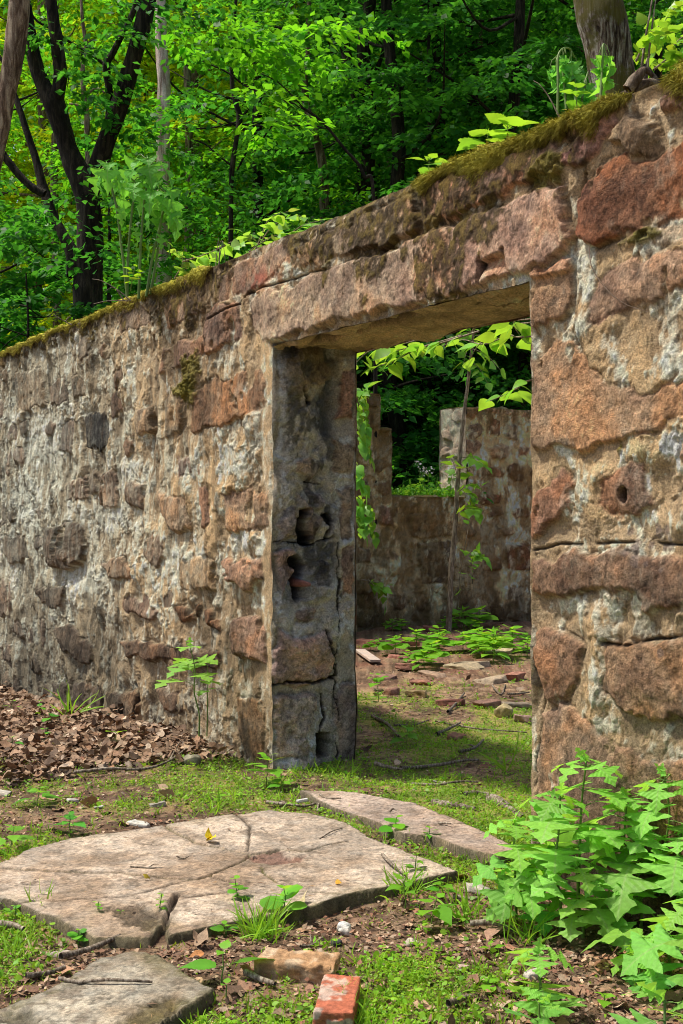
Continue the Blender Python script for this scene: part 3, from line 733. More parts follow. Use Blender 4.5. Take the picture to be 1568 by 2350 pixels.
    Ut = np.concatenate([lin(-4.6, 0, .02)[:-1], lin(0, 7.3, .03)])
    v, c, (a, b) = panel((P1[0], P1[1], ZT), DW, NW, UP, Ut, lin(0, .52, .02), [], 41, None, (.3, .25, .19), .1, edge=lambda u, z: sst(0, .03, z)*sst(.52, .49, z), post=tpost)
    mb.add(v, grid_faces(a, b)[:, ::-1], c)
    Ub = lin(-4.6, 7.3, .03); Zb = lin(-.5, ZT, .03)
    v, c, (a, b) = panel(un(0, .52), DW, UP, NW, Ub, Zb, [], 43, (.3, .24, .85), edge=lambda u, z: sst(0, .03, dmask(u, z))*sst(0, .03, ZT-z))
    UU, ZZ = np.meshgrid(Ub, Zb); dm = dmask((UU[:-1, :-1]+UU[1:, 1:])/2, (ZZ[:-1, :-1]+ZZ[1:, 1:])/2) > 0
    mb.add(v, grid_faces(a, b, dm), c)
    for u0, flip in ((-4.6, 0), (7.3, 1)):
        v, c, (a, b) = panel(un(u0, 0), NW, UP, DW*(1 if flip else -1), lin(0, .52, .03), Zb, [], 47+flip, (.3, .24, .8), edge=lambda u, z: sst(0, .03, u)*sst(.52, .49, u))
        f = grid_faces(a, b); mb.add(v, f if flip else f[:, ::-1], c)
    mb.build('masonry', M_STONE, root)
    tag(lb.build('lintel', M_STONE, root), 'long pinkish sandstone lintel over the doorway')
    tag(jb.build('jamb', M_STONE, root), 'crumbling grey left door jamb with loose stones and a square socket')
    jb2.build('jamb', M_STONE, root)
    return root
WALL = build_front_wall()

# ---- moss on the wall head
def moss_cap(u0, u1, over, thick, seed, name='moss_cap', root=None, strands=9000, slen=.03, back=.5):
    g = np.random.default_rng(seed)
    U = lin(u0, u1, .012); th = np.linspace(0, 1, 26)
    UU, TT = np.meshgrid(U, th)
    endf = sst(u0, u0+.12, UU)*sst(u1, u1-.12, UU)
    n1 = fbm2(UU*6, TT*2, 3, seed); n2 = fbm2(UU*30, TT*9, 4, seed+1, .65); n3 = fbm2(UU*4.2, 0*TT, 3, seed+2)
    ov = over*np.clip(.55+.9*n3+.5*fbm2(UU*17, 0*UU, 3, seed+5), .08, 2.)*endf
    tk = thick*(1+.5*n1)*endf
    # profile: from low on the face, up over the arris, back along the top
    s = TT
    front = sst(.45, 0, s); endf = endf*(.45+.55*sst(-.25, .1, fbm2(UU*3.3, 0*UU, 3, seed+6)+.2))
    zz = np.where(s < .45, ZT-ov*(1-s/.45), ZT)
    nn = np.where(s < .45, -.012, -.012+(s-.45)/.55*back)
    bul = np.sin(np.clip(s, 0, 1)*math.pi)**.6
    off = tk*bul*(1+.45*n2)+.006*n2
    nz = np.where(s < .45, s/.45, 1.); nn_out = -(1-sst(.25, .7, s))
    zz = zz+off*sst(.2, .6, s); nn = nn+off*nn_out*.9
    V = un(0, 0)+UU[..., None]*DW+nn[..., None]*NW+zz[..., None]*UP
    mb = MB(); c0 = np.array([.34, .32, .035]); c1 = np.array([.62, .58, .07]); c2 = np.array([.16, .09, .03])
    cc = lerp(c0, c1, sst(-.4, .5, n2)[..., None]); cc = lerp(cc, c2, (sst(.4, .0, TT)*.7)[..., None]); cc = lerp(cc, c2*1.2, (sst(.05, .35, fbm2(UU*5, TT*3, 4, seed+9, .6))*.7)[..., None])
    mb.add(V.reshape(-1, 3), grid_faces(*UU.shape), cc.reshape(-1, 3))
    # fine strands
    i = g.integers(0, UU.size, strands); tt = TT.ravel()[i]; keep = g.uniform(size=strands) < (1.1-tt*.7); i = i[keep]; tt = tt[keep]
    P = V.reshape(-1, 3)[i]+g.normal(size=(len(i), 3))*.004
    A = unit(-NW*(1-tt)[:, None]*1.0+UP*((tt-.33)*2.4)[:, None]+g.normal(size=(len(i), 3))*.45)
    L = slen*g.uniform(.4, 1.3, len(i))
    side = unit(np.cross(A, g.normal(size=(len(i), 3))))*.0016
    Vt = np.stack([P-side, P+side, P+A*L[:, None]-UP*(L*.4*(tt < .5))[:, None]], 1).reshape(-1, 3)
    ct = lerp(c0, np.array([.62, .55, .08]), g.uniform(0, 1, len(i))[:, None]); ct = lerp(ct, c2*1.3, (sst(.35, .0, tt)*.7*g.uniform(.2, 1, len(i)))[:, None])
    mb.add(Vt, np.arange(len(Vt)).reshape(-1, 3), np.repeat(ct, 3, 0))
    return mb.build(name, M_MOSS, root)
tag(moss_cap(-2.78, -1.42, .065, .026, 61, root=WALL, strands=34000, slen=.026), 'thick yellow-green moss fringe over the lintel')
tag(moss_cap(.78, 7.0, .045, .020, 62, root=WALL, strands=26000, slen=.022), 'thin strip of olive moss along the left wall head')
tag(moss_cap(-4.5, -2.95, .08, .06, 63, root=WALL, strands=16000, slen=.04), 'shaggy moss clump at the right end of the wall head')

# ---- ruin of the side wall behind the doorway (runs away from the front wall)
def build_side_wall():
    root = thing('ruined_wall', 'mossy ruined stone wall with a window gap, seen through the doorway', 'wall', un(6.66, 5.))
    def prof(n):                               # top height along n
        return np.select([n < 4.81, n < 4.97, n < 6.06], [2.80, 2.40, 1.585], 2.70)
    top = prof
    T = .56
    mb = MB(); o = un(6.66, 0)
    def post(U, Z, H, col, n):
        tp = prof(U)-Z
        s = fbm2(U*10, Z*2, 4, 501, .6); s2 = fbm2(U*22, Z*14, 3, 502)
        dk = sst(.32, .0, tp-.25*s); col = lerp(col, np.array([.09, .07, .03])*(1+.5*s2)[..., None], (dk*.85*sst(-.5, .1, s2))[..., None])
        w = sst(-.02, .3, fbm2(U*3.5, Z*2.4, 4, 503)+.05)
        brown = sst(.0, .25, fbm2(U*5+9, Z*2.2, 5, 504, .6)+.16); col = lerp(col, np.array([.13, .08, .035])*(1+.5*s2)[..., None], (brown*.7)[..., None])
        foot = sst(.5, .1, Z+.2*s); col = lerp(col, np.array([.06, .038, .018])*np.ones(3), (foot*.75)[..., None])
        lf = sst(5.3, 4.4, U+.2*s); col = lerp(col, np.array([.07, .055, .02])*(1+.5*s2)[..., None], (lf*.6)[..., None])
        return H+.006*brown*s2, col
    U = np.unique(np.round(np.concatenate([lin(0.53, 4., .05), lin(4., 4.81, .014), lin(4.81, 4.97, .013), lin(4.97, 6.06, .0137), lin(6.06, 7.6, .014), lin(7.6, 8.4, .04)]), 5)); 
    Z = np.unique(np.round(np.concatenate([lin(-.3, 2.80, .013), [1.585, 2.40, 2.70]]), 4))
    UU, ZZ = np.meshgrid(U, Z); uc = (UU[:-1, :-1]+UU[1:, 1:])/2; zc = (ZZ[:-1, :-1]+ZZ[1:, 1:])/2
    man = []
    for pts, c, b in (([(870, 1165), (910, 1165), (905, 1215), (868, 1200)], (.30, .18, .17), .03), ([(945, 1180), (1045, 1175), (1045, 1235), (945, 1235)], (.36, .27, .17), .02),
                      ([(1160, 1250), (1225, 1245), (1225, 1310), (1165, 1310)], (.2, .1, .06), .03), ([(1100, 1135), (1150, 1130), (1150, 1155), (1100, 1160)], (.27, .12, .09), .02),
                      ([(960, 1245), (1045, 1240), (1045, 1340), (965, 1340)], (.16, .14, .13), .02), ([(1110, 1270), (1150, 1275), (1150, 1310), (1108, 1310)], (.3, .2, .15), .02)):
        def sw(px, py):
            a = (px-CX)/FPX; ox, oy = un(6.66, 0)[:2]; n = (a*oy-ox)/(K3-.5*a); Y = oy+.5*n; return n, EYE-(py-CY)/FPX*Y
        man.append(([sw(*p) for p in pts], c, b))
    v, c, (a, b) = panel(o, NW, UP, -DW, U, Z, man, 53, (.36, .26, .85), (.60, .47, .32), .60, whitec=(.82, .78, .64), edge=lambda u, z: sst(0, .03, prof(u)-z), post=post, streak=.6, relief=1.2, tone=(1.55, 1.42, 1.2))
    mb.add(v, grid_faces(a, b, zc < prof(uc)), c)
    v, c, (a, b) = panel(un(6.66+T, 0), NW, UP, DW, U[::2], Z[::3], [], 54, (.36, .26, .85), edge=lambda u, z: sst(0, .03, prof(u)-z))
    U2, Z2 = np.meshgrid(U[::2], Z[::3]); mk_ = (Z2[:-1, :-1]+Z2[1:, 1:])/2 < prof((U2[:-1, :-1]+U2[1:, 1:])/2)
    mb.add(v, grid_faces(a, b, mk_)[:, ::-1], c)
    def mossy(U, Z, H, col, n): return H, lerp(col, np.array([.13, .11, .025])*(1+.3*n['n_fin'])[..., None], (sst(-.5, .1, n['n_mid']+.2)*.8)[..., None])
    for n0, n1, zt in ((0.53, 4.81, 2.80), (4.81, 4.97, 2.40), (4.97, 6.06, 1.585), (6.06, 8.4, 2.70)):
        v, c, (a, b) = panel(un(6.66, 0, zt), NW, DW, UP, lin(n0, n1, .02), lin(0, T, .02), [], 55, None, (.25, .2, .14), .2, edge=lambda u, z: sst(0, .03, z)*sst(T, T-.03, z), post=mossy)
        mb.add(v, grid_faces(a, b), c)
    def rp(U, Z, H, col, n):  # paler window reveal: its sunlight put into the colour
        return H, lerp(col, np.array([.72, .56, .46])*(1+.25*n['n_mid'])[..., None], np.full(U.shape+(1,), .7))
    for n0, za, zb, sgn in ((4.81, 2.40, 2.80, 1), (4.97, 1.585, 2.40, 1), (6.06, 1.585, 2.70, -1), (8.4, -.3, 2.7, 1), (.53, -.3, 2.8, -1)):
        v, c, (a, b) = panel(un(6.66, n0), DW, UP, NW*sgn, lin(0, T, .012), lin(za, zb, .012), [], 56+int(n0*3), (.25, .22, .6), (.42, .33, .26), .5, whitec=(.6, .55, .48), edge=lambda u, z: sst(0, .03, u)*sst(T, T-.03, u)*sst(zb, zb-.03, z), post=rp if sgn < 0 else mossy)
        f = grid_faces(a, b); mb.add(v, f if sgn < 0 else f[:, ::-1], c)
    mb.build('masonry', M_STONE, root)
    return root
SIDE = build_side_wall()
# ================================================================== ground
def gz(x, y):
    x = np.asarray(x, float); y = np.asarray(y, float)
    u, n = to_un(x, y)
    z = .022*fbm2(x*1.1, y*1.1, 3, 701)+.007*fbm2(x*6, y*6, 3, 702)
    fade = sst(2.4, 3.6, np.hypot(x, y-0))*1.
    front = sst(.3, -.1, n)
    z = z-front*np.minimum(.062*np.maximum(0, u-.3), .36)*sst(-3.5, -.5, n)
    pile = sst(-1.7, -.2, n)*sst(.3, 1.5, u)*front
    z = z+pile*(.07+.05*fbm2(x*2.2, y*2.2, 3, 703))
    inside = sst(-.1, .4, n)*sst(7.4, 6.9, u)
    z = z+inside*.03*fbm2(x*1.7, y*1.7, 3, 705)
    far = np.maximum(0, u-7.6)
    z = z+.26*far*sst(7.6, 12, u)*(1-.0)*np.clip(1-.004*far, .3, 1)+sst(9, 20, u)*1.0*fbm2(x*.12, y*.12, 3, 706)
    rg = np.maximum(0, n-9.5)*sst(0, 4, np.maximum(0, n-9.5)); z = z+.12*np.minimum(rg, 60)
    return z
def gpt(px, py, dz=0.):                    # ground point seen in a direction
    p = gp(px, py, 0.)
    for _ in range(4): p = gp(px, py, float(gz(p[0], p[1])))
    p[2] += dz
    return p
def green(x, y):                           # how grassy the ground is
    u, n = to_un(x, y)
    g = .28+.62*fbm2(x*1.6, y*1.6, 4, 711)+.25*fbm2(x*6, y*6, 3, 712)
    inside = sst(-.1, .3, n)
    g = g+inside*(.45*sst(3.0, .6, u+.5*(x-.9))-.10*sst(.9, 2.2, u+.9*(x-.6))-.3*sst(2.8, 4.4, u))-.9*sst(-1.25, -.9, n)*sst(.5, 1.0, u)*(1-inside)
    g = g+.35*np.exp(-((x-.55)**2/.3+(y-3.7)**2/.16))-.35*np.exp(-((x-1.15)**2/.12+(y-4.0)**2/.3))+.2*np.exp(-((x+.55)**2/.6+(y-5.9)**2/.06))
    return np.clip(g, 0, 1)
def build_ground():
    def axis(a, b, s, far, k=1.12):
        m = lin(a, b, s); L = []; d = s; p = a
        while p > -far: d *= k; p -= d; L.append(p)
        R = []; d = s; p = b
        while p < far: d *= k; p += d; R.append(p)
        return np.array(L[::-1]+list(m)+R)
    X = axis(-2.6, 2.4, .016, 600); Y = axis(2.9, 9.2, .016, 600)
    XX, YY = np.meshgrid(X, Y); Zz = gz(XX, YY)
    Zz = Zz+.004*fbm2(XX*28, YY*28, 3, 715)
    g = green(XX, YY); n1 = fbm2(XX*5, YY*5, 4, 716); n2 = fbm2(XX*22, YY*22, 4, 717, .65)
    c = lerp(np.array([.12, .072, .045]), np.array([.33, .21, .13]), sst(-.4, .5, n2+.4*n1)[..., None])
    c = lerp(c, np.array([.30, .22, .15])*np.ones(3), (sst(.35, .6, n2)*.6)[..., None])
    c = lerp(c, lerp(np.array([.15, .19, .03]), np.array([.28, .26, .06]), sst(-.3, .4, n1)[..., None]), (sst(.25, .8, g+.3*n2)*.75)[..., None])
    u, n = to_un(XX, YY)
    inn = sst(.2, .5, n)*sst(3.5, 2., u); c = c*(1+.45*inn)[..., None]  # floor colour brightened behind the doorway to offset the wall's shadow
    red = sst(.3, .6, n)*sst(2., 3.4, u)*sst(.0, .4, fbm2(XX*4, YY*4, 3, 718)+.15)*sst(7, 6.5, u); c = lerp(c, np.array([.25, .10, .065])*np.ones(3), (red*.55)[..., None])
    far = sst(7.4, 9., u); c = lerp(c, np.array([.035, .045, .014])*(1+.5*n1)[..., None], (far*.9)[..., None])  # hill ground darkened: deep shade of the wood put into its colour
    V = np.stack([XX, YY, Zz], -1)
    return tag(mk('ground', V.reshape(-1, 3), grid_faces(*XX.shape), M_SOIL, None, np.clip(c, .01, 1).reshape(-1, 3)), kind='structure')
GROUND = build_ground()

# ---- concrete slabs
def slab(name, label, poly, ztop, cracks=(), seed=0, base=(.40, .325, .265), step=.007, mossy=.3, pits=.5, tilt=(0, 0), light=(), rub=()):
    P = np.array([gp(x, y, ztop)[:2] for x, y in poly])
    x0, y0 = P.min(0)-.06; x1, y1 = P.max(0)+.06
    X, Y = lin(x0, x1, step), lin(y0, y1, step)
    XX, YY = np.meshgrid(X, Y)
    wx = .009*fbm2(XX*7, YY*6, 5, seed, .55); wy = .009*fbm2(XX*7+40, YY*6, 5, seed+2, .55)
    d = sdf_poly(XX+wx, YY+wy, P)
    n1 = fbm2(XX*4, YY*4, 4, seed+4); n2 = fbm2(XX*26, YY*26, 4, seed+5, .65); n3 = fbm2(XX*80, YY*80, 2, seed+6)
    cen = P.mean(0)
    top = ztop+.005*n1+.0009*n2+.0008*n3+tilt[0]*(XX-cen[0])+tilt[1]*(YY-cen[1])
    pit = sst(.52, .66, n2+.25*fbm2(XX*3, YY*3, 3, seed+21))*pits; top -= .003*pit
    edge = sst(-.009, .003, d)
    Zz = top-edge*(ztop+.10)-.006*sst(-.03, 0., d)*sst(.0, .5, n2)
    c = lerp(np.array(base)*.72, np.array(base)*1.18, sst(-.5, .5, n1*.6+n2*.5)[..., None])
    grime = sst(-.1, .5, fbm2(XX*2.3, YY*2.3, 4, seed+7)); c = lerp(c, c*np.array([.66, .58, .50]), (grime*.85)[..., None]); lt = sst(.15, .5, fbm2(XX*5+3, YY*5, 5, seed+27, .6)); c = c*(1+.22*lt)[..., None]; dr = sst(.25, .5, fbm2(XX*13, YY*13, 5, seed+28, .65)); c = lerp(c, np.array([.17, .12, .08])*np.ones(3), (dr*.5)[..., None])
    c = c*(1-.5*pit)[..., None]*(1+.12*n3)[..., None]
    c = c*(1-.35*sst(.2, .5, fbm2(XX*75, YY*75, 3, seed+17)))[..., None]
    for pts, w, dp, gc in cracks:
        L = [tuple(gp(x, y, ztop)[:2]) for x, y in pts]
        l = dist_line(XX+wx*1.2, YY+wy*1.2, L); w = w*(1.0+.6*n1)
        k = sst(w*1.5, w*.5, l); Zz -= dp*k
        cc = np.array([.10, .10, .02]) if gc else np.array([.07, .05, .035])
        c = lerp(c, cc*(1+.4*n2)[..., None], (k*.92)[..., None])
        c = c*(1-.25*sst(w*5, w, l)*sst(-.2, .4, n1))[..., None]
    for pts, col in rub:
        L = [tuple(gp(x, y, ztop)[:2]) for x, y in pts]
        k = sst(.01, -.02, sdf_poly(XX+wx*1.5, YY+wy*1.5, L)+.02*n2); Zz -= .012*k; Zz += .006*k*n3
        c = lerp(c, np.array(col)*(1+.5*n2)[..., None], (k*.85)[..., None])
    ms = sst(-.09, .0, d+.05*n1)*mossy; c = lerp(c, np.array([.11, .10, .03])*(1+.4*n2)[..., None], (ms*sst(-.3, .3, n2+n1))[..., None])
    e2 = sst(-.019, -.012, d+.003*n2); c = lerp(c, np.array([.13, .11, .065])*(1+.5*n2)[..., None], (e2*.93)[..., None])
    keep = (d < .03); kf = (keep[:-1, :-1] & keep[1:, 1:])
    F = grid_faces(len(Y), len(X), kf); ids, inv = np.unique(F, return_inverse=True)
    V = np.stack([XX, YY, Zz], -1).reshape(-1, 3)[ids]
    o = mk(name, V-[cen[0], cen[1], 0], inv.reshape(F.shape), M_CONC, None, np.clip(c, .01, .8).reshape(-1, 3)[ids])
    o.location = (cen[0], cen[1], 0)
    return tag(o, label, 'paving slab')
Q6 = lambda p: [(x*.5, 1524+y*.5) for x, y in p]
slab('concrete_slab', 'large cracked beige concrete slab lying in front of the doorway', [(-120, 2015), (0, 1979), (65, 1944), (150, 1926), (360, 1897), (540, 1869), (615, 1859), (720, 1868), (800, 1890), (860, 1925), (940, 1955), (1060, 1998), (930, 2028), (800, 2055), (690, 2088), (520, 2118), (380, 2146), (368, 2120), (350, 2150), (210, 2152), (120, 2105), (20, 2068), (-120, 2050)], .036,
     [(Q6([(760, 745), (830, 785), (900, 820), (1000, 842), (1150, 872), (1290, 850), (1400, 865), (1480, 840), (1600, 815)]), .006, .02, True), (Q6([(-200, 930), (10, 942), (300, 955), (560, 962), (700, 972), (850, 985), (900, 985), (1010, 950), (1100, 912), (1150, 872)]), .006, .02, True),
      (Q6([(1080, 690), (1150, 760), (1140, 862)]), .004, .01, False), (Q6([(960, 970), (1060, 1005), (1150, 1040), (1300, 1050), (1450, 1050)]), .005, .01, False),
      (Q6([(20, 1110), (160, 1085), (300, 1080), (450, 1070), (600, 1060), (700, 1040), (780, 1010), (860, 990)]), .005, .008, False), (Q6([(810, 1060), (790, 1110), (760, 1170), (735, 1240)]), .008, .03, False),
      (Q6([(860, 1075), (1050, 1050), (1200, 1055)]), .003, .005, False), (Q6([(1200, 930), (1215, 970), (1260, 1000), (1360, 1030), (1560, 1055)]), .004, .008, True), (Q6([(1200, 760), (1340, 850)]), .002, .004, False)], 801,
     base=(.57, .46, .36), rub=[(Q6([(1120, 885), (1180, 865), (1290, 852), (1330, 885), (1400, 880), (1380, 910), (1250, 915), (1150, 905)]), (.24, .13, .095)), (Q6([(500, 1120), (640, 1100), (760, 1130), (700, 1230), (560, 1190)]), (.10, .075, .05))], tilt=(.0, .006))
slab('concrete_slab', 'grey pitted concrete slab at the lower left corner, moss on its near corner', [(-120, 2350), (0, 2314), (100, 2274), (150, 2244), (220, 2196), (280, 2184), (310, 2179), (360, 2189), (450, 2244), (503, 2269), (455, 2304), (380, 2345), (340, 2400), (200, 2500), (-120, 2520)], .05, [], 821,
     base=(.43, .38, .30), mossy=.5, pits=1., rub=[(Q6([(640, 1560), (800, 1520), (880, 1550), (740, 1640), (560, 1720), (500, 1660)]), (.11, .085, .03)), (Q6([(0, 1600), (150, 1580), (200, 1640), (60, 1700)]), (.13, .11, .07))])
slab('threshold_slab', 'pinkish smooth concrete threshold slab at the foot of the doorway', [(682, 1812), (790, 1816), (860, 1826), (960, 1842), (1060, 1885), (1150, 1922), (1200, 1945), (1150, 1965), (1105, 1957), (1050, 1945), (985, 1918), (930, 1914), (870, 1888), (800, 1866), (730, 1840)], .045, [(((1000, 1893), (1080, 1890), (1150, 1905)), .003, .006, False)], 841,
     base=(.54, .42, .34), mossy=.15, pits=.2)

# ---- blocks: bricks and lumps of stone
def block(size, seed, rnd=.006, chip=.004, k=22, planes=0, scale=30, tiltp=.8):
    """a rounded box of surface points, chipped; centred, returns V, F"""
    h = np.array(size, float)/2; mb = MB()
    t = np.linspace(-1, 1, k); A, B = np.meshgrid(t, t)
    for ax in range(3):
        for s in (-1, 1):
            p = np.zeros(A.shape+(3,)); p[..., ax] = s; p[..., (ax+1) % 3] = A; p[..., (ax+2) % 3] = B
            f = grid_faces(k, k); mb.add(p.reshape(-1, 3)*h, f if s > 0 else f[:, ::-1])
    V = np.concatenate(mb.V); F = np.concatenate(mb.F)
    r = min(rnd, h.min()*.9); q = np.clip(V, -(h-r), h-r); V = q+unit(V-q)*r
    g = np.random.default_rng(seed)
    for i in range(planes):
        nn = unit(g.normal(size=3)*np.array([1, 1, tiltp])); d = (np.abs(nn)*h).sum()*g.uniform(.45, .8)
        e = np.maximum(0, V@nn-d); V = V-e[:, None]*nn
    N = unit(V/h)
    V = V+chip*fbm3(V[:, 0]*scale+seed, V[:, 1]*scale, V[:, 2]*scale, 4, seed)[:, None]*N-(chip*1.4*sst(.25, .6, fbm3(V[:, 0]*scale*.7+seed, V[:, 1]*scale*.7, V[:, 2]*scale*.7, 2, seed+5)))[:, None]*N
    return V, F
def put_block(name, label, cat, p, size, rz, col, col2, seed, mat, tilt=(0, 0), group=None, planes=0, rnd=.006, chip=.004, k=22, sink=.3):
    V, F = block(size, seed, rnd, chip, k, planes)
    n = fbm3(V[:, 0]*22+seed, V[:, 1]*22, V[:, 2]*22, 4, seed+3); n2 = fbm3(V[:, 0]*70, V[:, 1]*70, V[:, 2]*70, 2, seed+4)
    c = lerp(np.array(col), np.array(col2), sst(.0, .35, n)[:, None])*(1+.25*n2)[:, None]
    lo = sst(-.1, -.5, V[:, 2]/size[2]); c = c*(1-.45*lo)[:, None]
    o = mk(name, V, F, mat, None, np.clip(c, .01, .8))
    o.location = (float(p[0]), float(p[1]), float(p[2]+size[2]*(.5-sink)))
    o.rotation_euler = (tilt[0], tilt[1], rz)
    return tag(o, label, cat, group)
p = gp(775, 2275, .085); p[2] = 0
put_block('brick', 'weathered red brick with pale mortar stains, lying end-on in the foreground', 'brick', p, (.107, .27, .085), math.radians(-5), (.44, .135, .075), (.50, .36, .29), 31, M_BRICK, (.0, .02), sink=.03, rnd=.008, chip=.003, k=34)
p = gp(683, 2192, .08); p[2] = 0
put_block('brick', 'cracked tan brick with a dark broken side behind the red brick', 'brick', p, (.24, .115, .082), math.radians(-14), (.42, .25, .13), (.52, .38, .25), 37, M_BRICK, (.03, 0), sink=.05, rnd=.012, chip=.008, k=34, planes=2)
Q7 = lambda x, y: (784+x*.5, 1524+y*.5)
q6 = lambda x, y: (x*.5, 1524+y*.5)
STONES = [  # px, py, w, d, h, colour, label
 (q6(632, 738), .14, .06, .02, (.62, .60, .54), 'thin white flake of stone lying in the grass beyond the large slab'),
 (Q7(620, 1050), .10, .07, .035, (.47, .44, .38), 'pale square stone chip in front of the leafy plants'),
 ((790, 2137), .045, .04, .035, (.62, .62, .60), 'small white lump of mortar on the soil above the tan brick'),
 ((772, 2172), .035, .03, .025, (.06, .06, .065), 'black lump of cinder beside the white mortar lump'),
 (q6(1390, 692), .06, .025, .02, (.62, .60, .58), 'white sliver of stone at the far corner of the large slab'),
 (q6(455, 664), .05, .03, .02, (.50, .49, .45), 'small round grey pebble in the grass below the leaf pile'),
 (q6(340, 636), .07, .04, .02, (.50, .46, .42), 'pale pebble next to a curled dead leaf'),
 (q6(880, 460), .10, .08, .06, (.26, .24, .17), 'mossy green-grey stone leaning at the foot of the wall'),
 (Q7(20, 1245), .05, .05, .035, (.60, .57, .52), 'broken whitish stone at the edge of the mossy ground'),
 (Q7(320, 1290), .05, .04, .02, (.50, .43, .34), 'flat buff stone chip in the moss near the lone herb'),
 (Q7(555, 1408), .05, .03, .02, (.50, .36, .30), 'pinkish stone chip in the yellow-green moss'),
 (Q7(885, 1447), .06, .04, .03, (.47, .42, .36), 'tan stone chip in the litter right of the yellow-green herb'),
 (Q7(445, 548), .07, .03, .015, (.52, .47, .40), 'light flat stone on the grass just behind the threshold'),
 (q6(300, 1345), .09, .05, .02, (.40, .33, .28), 'half buried brownish stone above the lower left slab'),
 (q6(0, 605), .14, .08, .03, (.46, .42, .36), 'flat pale stone at the left edge below the leaf pile'),
 (q6(720, 655), .09, .05, .02, (.36, .33, .27), 'dull grey stone half hidden in grass beyond the slab'),
 (Q7(745, 240), .12, .12, .11, (.45, .36, .2), 'yellowish squared stone block inside the ruin'),
]
for i, ((px, py), w_, d_, h_, c_, lb_) in enumerate(STONES):
    p = gpt(px, py)
    if 'sliver' in lb_: p[2] += .06
    put_block('stone_chip' if i != 16 else 'stone_block', lb_, 'stone', p, (w_, d_, h_), RNG.uniform(-.6, .6), c_, tuple(np.array(c_)*.8), 100+i, M_PEBBLE, (RNG.uniform(-.15, .15), RNG.uniform(-.15, .15)), planes=5, rnd=h_*.4, chip=.003, k=14, sink=.15)
RUB = [  # rubble on the floor inside: px, py, w, d, h, colour
 (Q7(700, 90), .30, .2, .07, (.40, .31, .22)), (Q7(670, 200), .19, .12, .07, (.35, .2, .15)), (Q7(500, 190), .2, .12, .06, (.31, .14, .11)), (Q7(225, 140), .12, .1, .07, (.33, .18, .13)),
 (Q7(365, 95), .24, .1, .05, (.35, .17, .12)), (Q7(430, 60), .3, .14, .05, (.38, .26, .18)), (Q7(560, 20), .34, .2, .06, (.40, .32, .21)), (Q7(300, 20), .2, .12, .06, (.30, .15, .11)), (Q7(800, 195), .24, .1, .04, (.42, .33, .24)),
 (Q7(350, 150), .17, .12, .06, (.35, .25, .13)), (Q7(520, 345), .13, .09, .04, (.33, .17, .11)), (Q7(820, 260), .15, .1, .05, (.40, .26, .2)), (Q7(260, -20), .2, .12, .06, (.36, .16, .12)), (Q7(120, -90), .26, .14, .06, (.33, .14, .1)),
 ((940, 1480), .2, .14, .07, (.36, .15, .11)), ((1150, 1500), .4, .2, .06, (.45, .36, .24)), ((1080, 1530), .36, .18, .06, (.36, .29, .2)), ((990, 1452), .2, .14, .1, (.32, .13, .1)), ((880, 1560), .2, .14, .06, (.34, .2, .15)), ((1180, 1560), .22, .14, .07, (.37, .18, .13))]
for i, ((px, py), w_, d_, h_, c_) in enumerate(RUB):
    if py < 1535: p = gp(px, py, 0)
    else: p = gpt(px, py)
    red = c_[1] < .19
    put_block('broken_brick' if red else 'rubble_stone', 'chipped reddish brick piece among the rubble on the ruin floor' if red else 'flat buff rubble stone on the littered ruin floor', 'broken brick' if red else 'rubble stone',
              p, (w_, d_, h_), RNG.uniform(-.9, .9), c_, tuple(np.array(c_)*.75), 200+i, M_BRICK if red else M_PEBBLE, (RNG.uniform(-.12, .12), RNG.uniform(-.12, .12)), 'brick rubble inside the ruin' if red else 'flat stones inside the ruin', planes=4, rnd=.012, chip=.005, k=14, sink=.25)
p0, p1 = gp(826, 1492, .03), gp(862, 1517, .03)
V, F = block((float(np.linalg.norm(p1-p0)), .10, .025), 3, .004, .001, 16)
o = mk('plank', V, F, M_PEBBLE, None, np.broadcast_to(np.array([.52, .42, .36]), V.shape)); o.location = tuple((p0+p1)/2); o.rotation_euler = (0, 0, math.atan2(p1[1]-p0[1], p1[0]-p0[0]))
tag(o, 'short pale board lying on the floor just behind the left jamb', 'board')

# ---- sticks
def stick(pts, r, label, lift=.012, seed=0, mat=None, onslab=0., twig=None, name='stick'):
    P = []
    for i, (px, py) in enumerate(pts):
        p = gp(px, py, onslab) if onslab else gpt(px, py)
        p[2] += lift+r+(.006*math.sin(i*2.1+seed)); P.append(p)
    P = np.array(P); c0 = P[0].copy()
    mb = MB(); R = r*np.linspace(1.1, .65, len(P)); V, F = tube(P-c0, R, 8, max(14, 6*len(P)), .22, seed); mb.add(V, F)
    if twig:
        for a, b in twig:
            q = P[a]-c0; e = (gp(*b, onslab) if onslab else gpt(*b))-c0; e[2] += lift+.01
            V, F = tube([q, (q+e)/2+[0, 0, .006], e], [r*.7, r*.55, r*.35], 6, 8, .15, seed); mb.add(V, F)
    o = mb.build(name, mat or M_STICK); o.location = tuple(c0)
    return tag(o, label, 'stick')
stick([(860, 1763), (890, 1770), (925, 1773)], .011, 'short bleached stick left of the long one behind the threshold', seed=1)
stick([(920, 1774), (960, 1768), (1020, 1762), (1060, 1757), (1098, 1751)], .010, 'longest straight grey stick lying across the doorway', seed=2)
stick([(945, 1808), (1000, 1807), (1050, 1805), (1097, 1803)], .007, 'thin straight stick just behind the threshold slab', seed=3)
stick([(1003, 1691), (1030, 1680), (1057, 1668)], .011, 'thick short grey stick on the grass in mid doorway', seed=4)
stick([(1055, 1732), (1090, 1726), (1110, 1706)], .010, 'crooked elbow-shaped stick right of the doorway middle', seed=5, twig=[(1, (1075, 1718))])
stick([(1028, 1640), (1045, 1625), (1066, 1596)], .010, 'slanting grey stick beside the red rubble', seed=6)
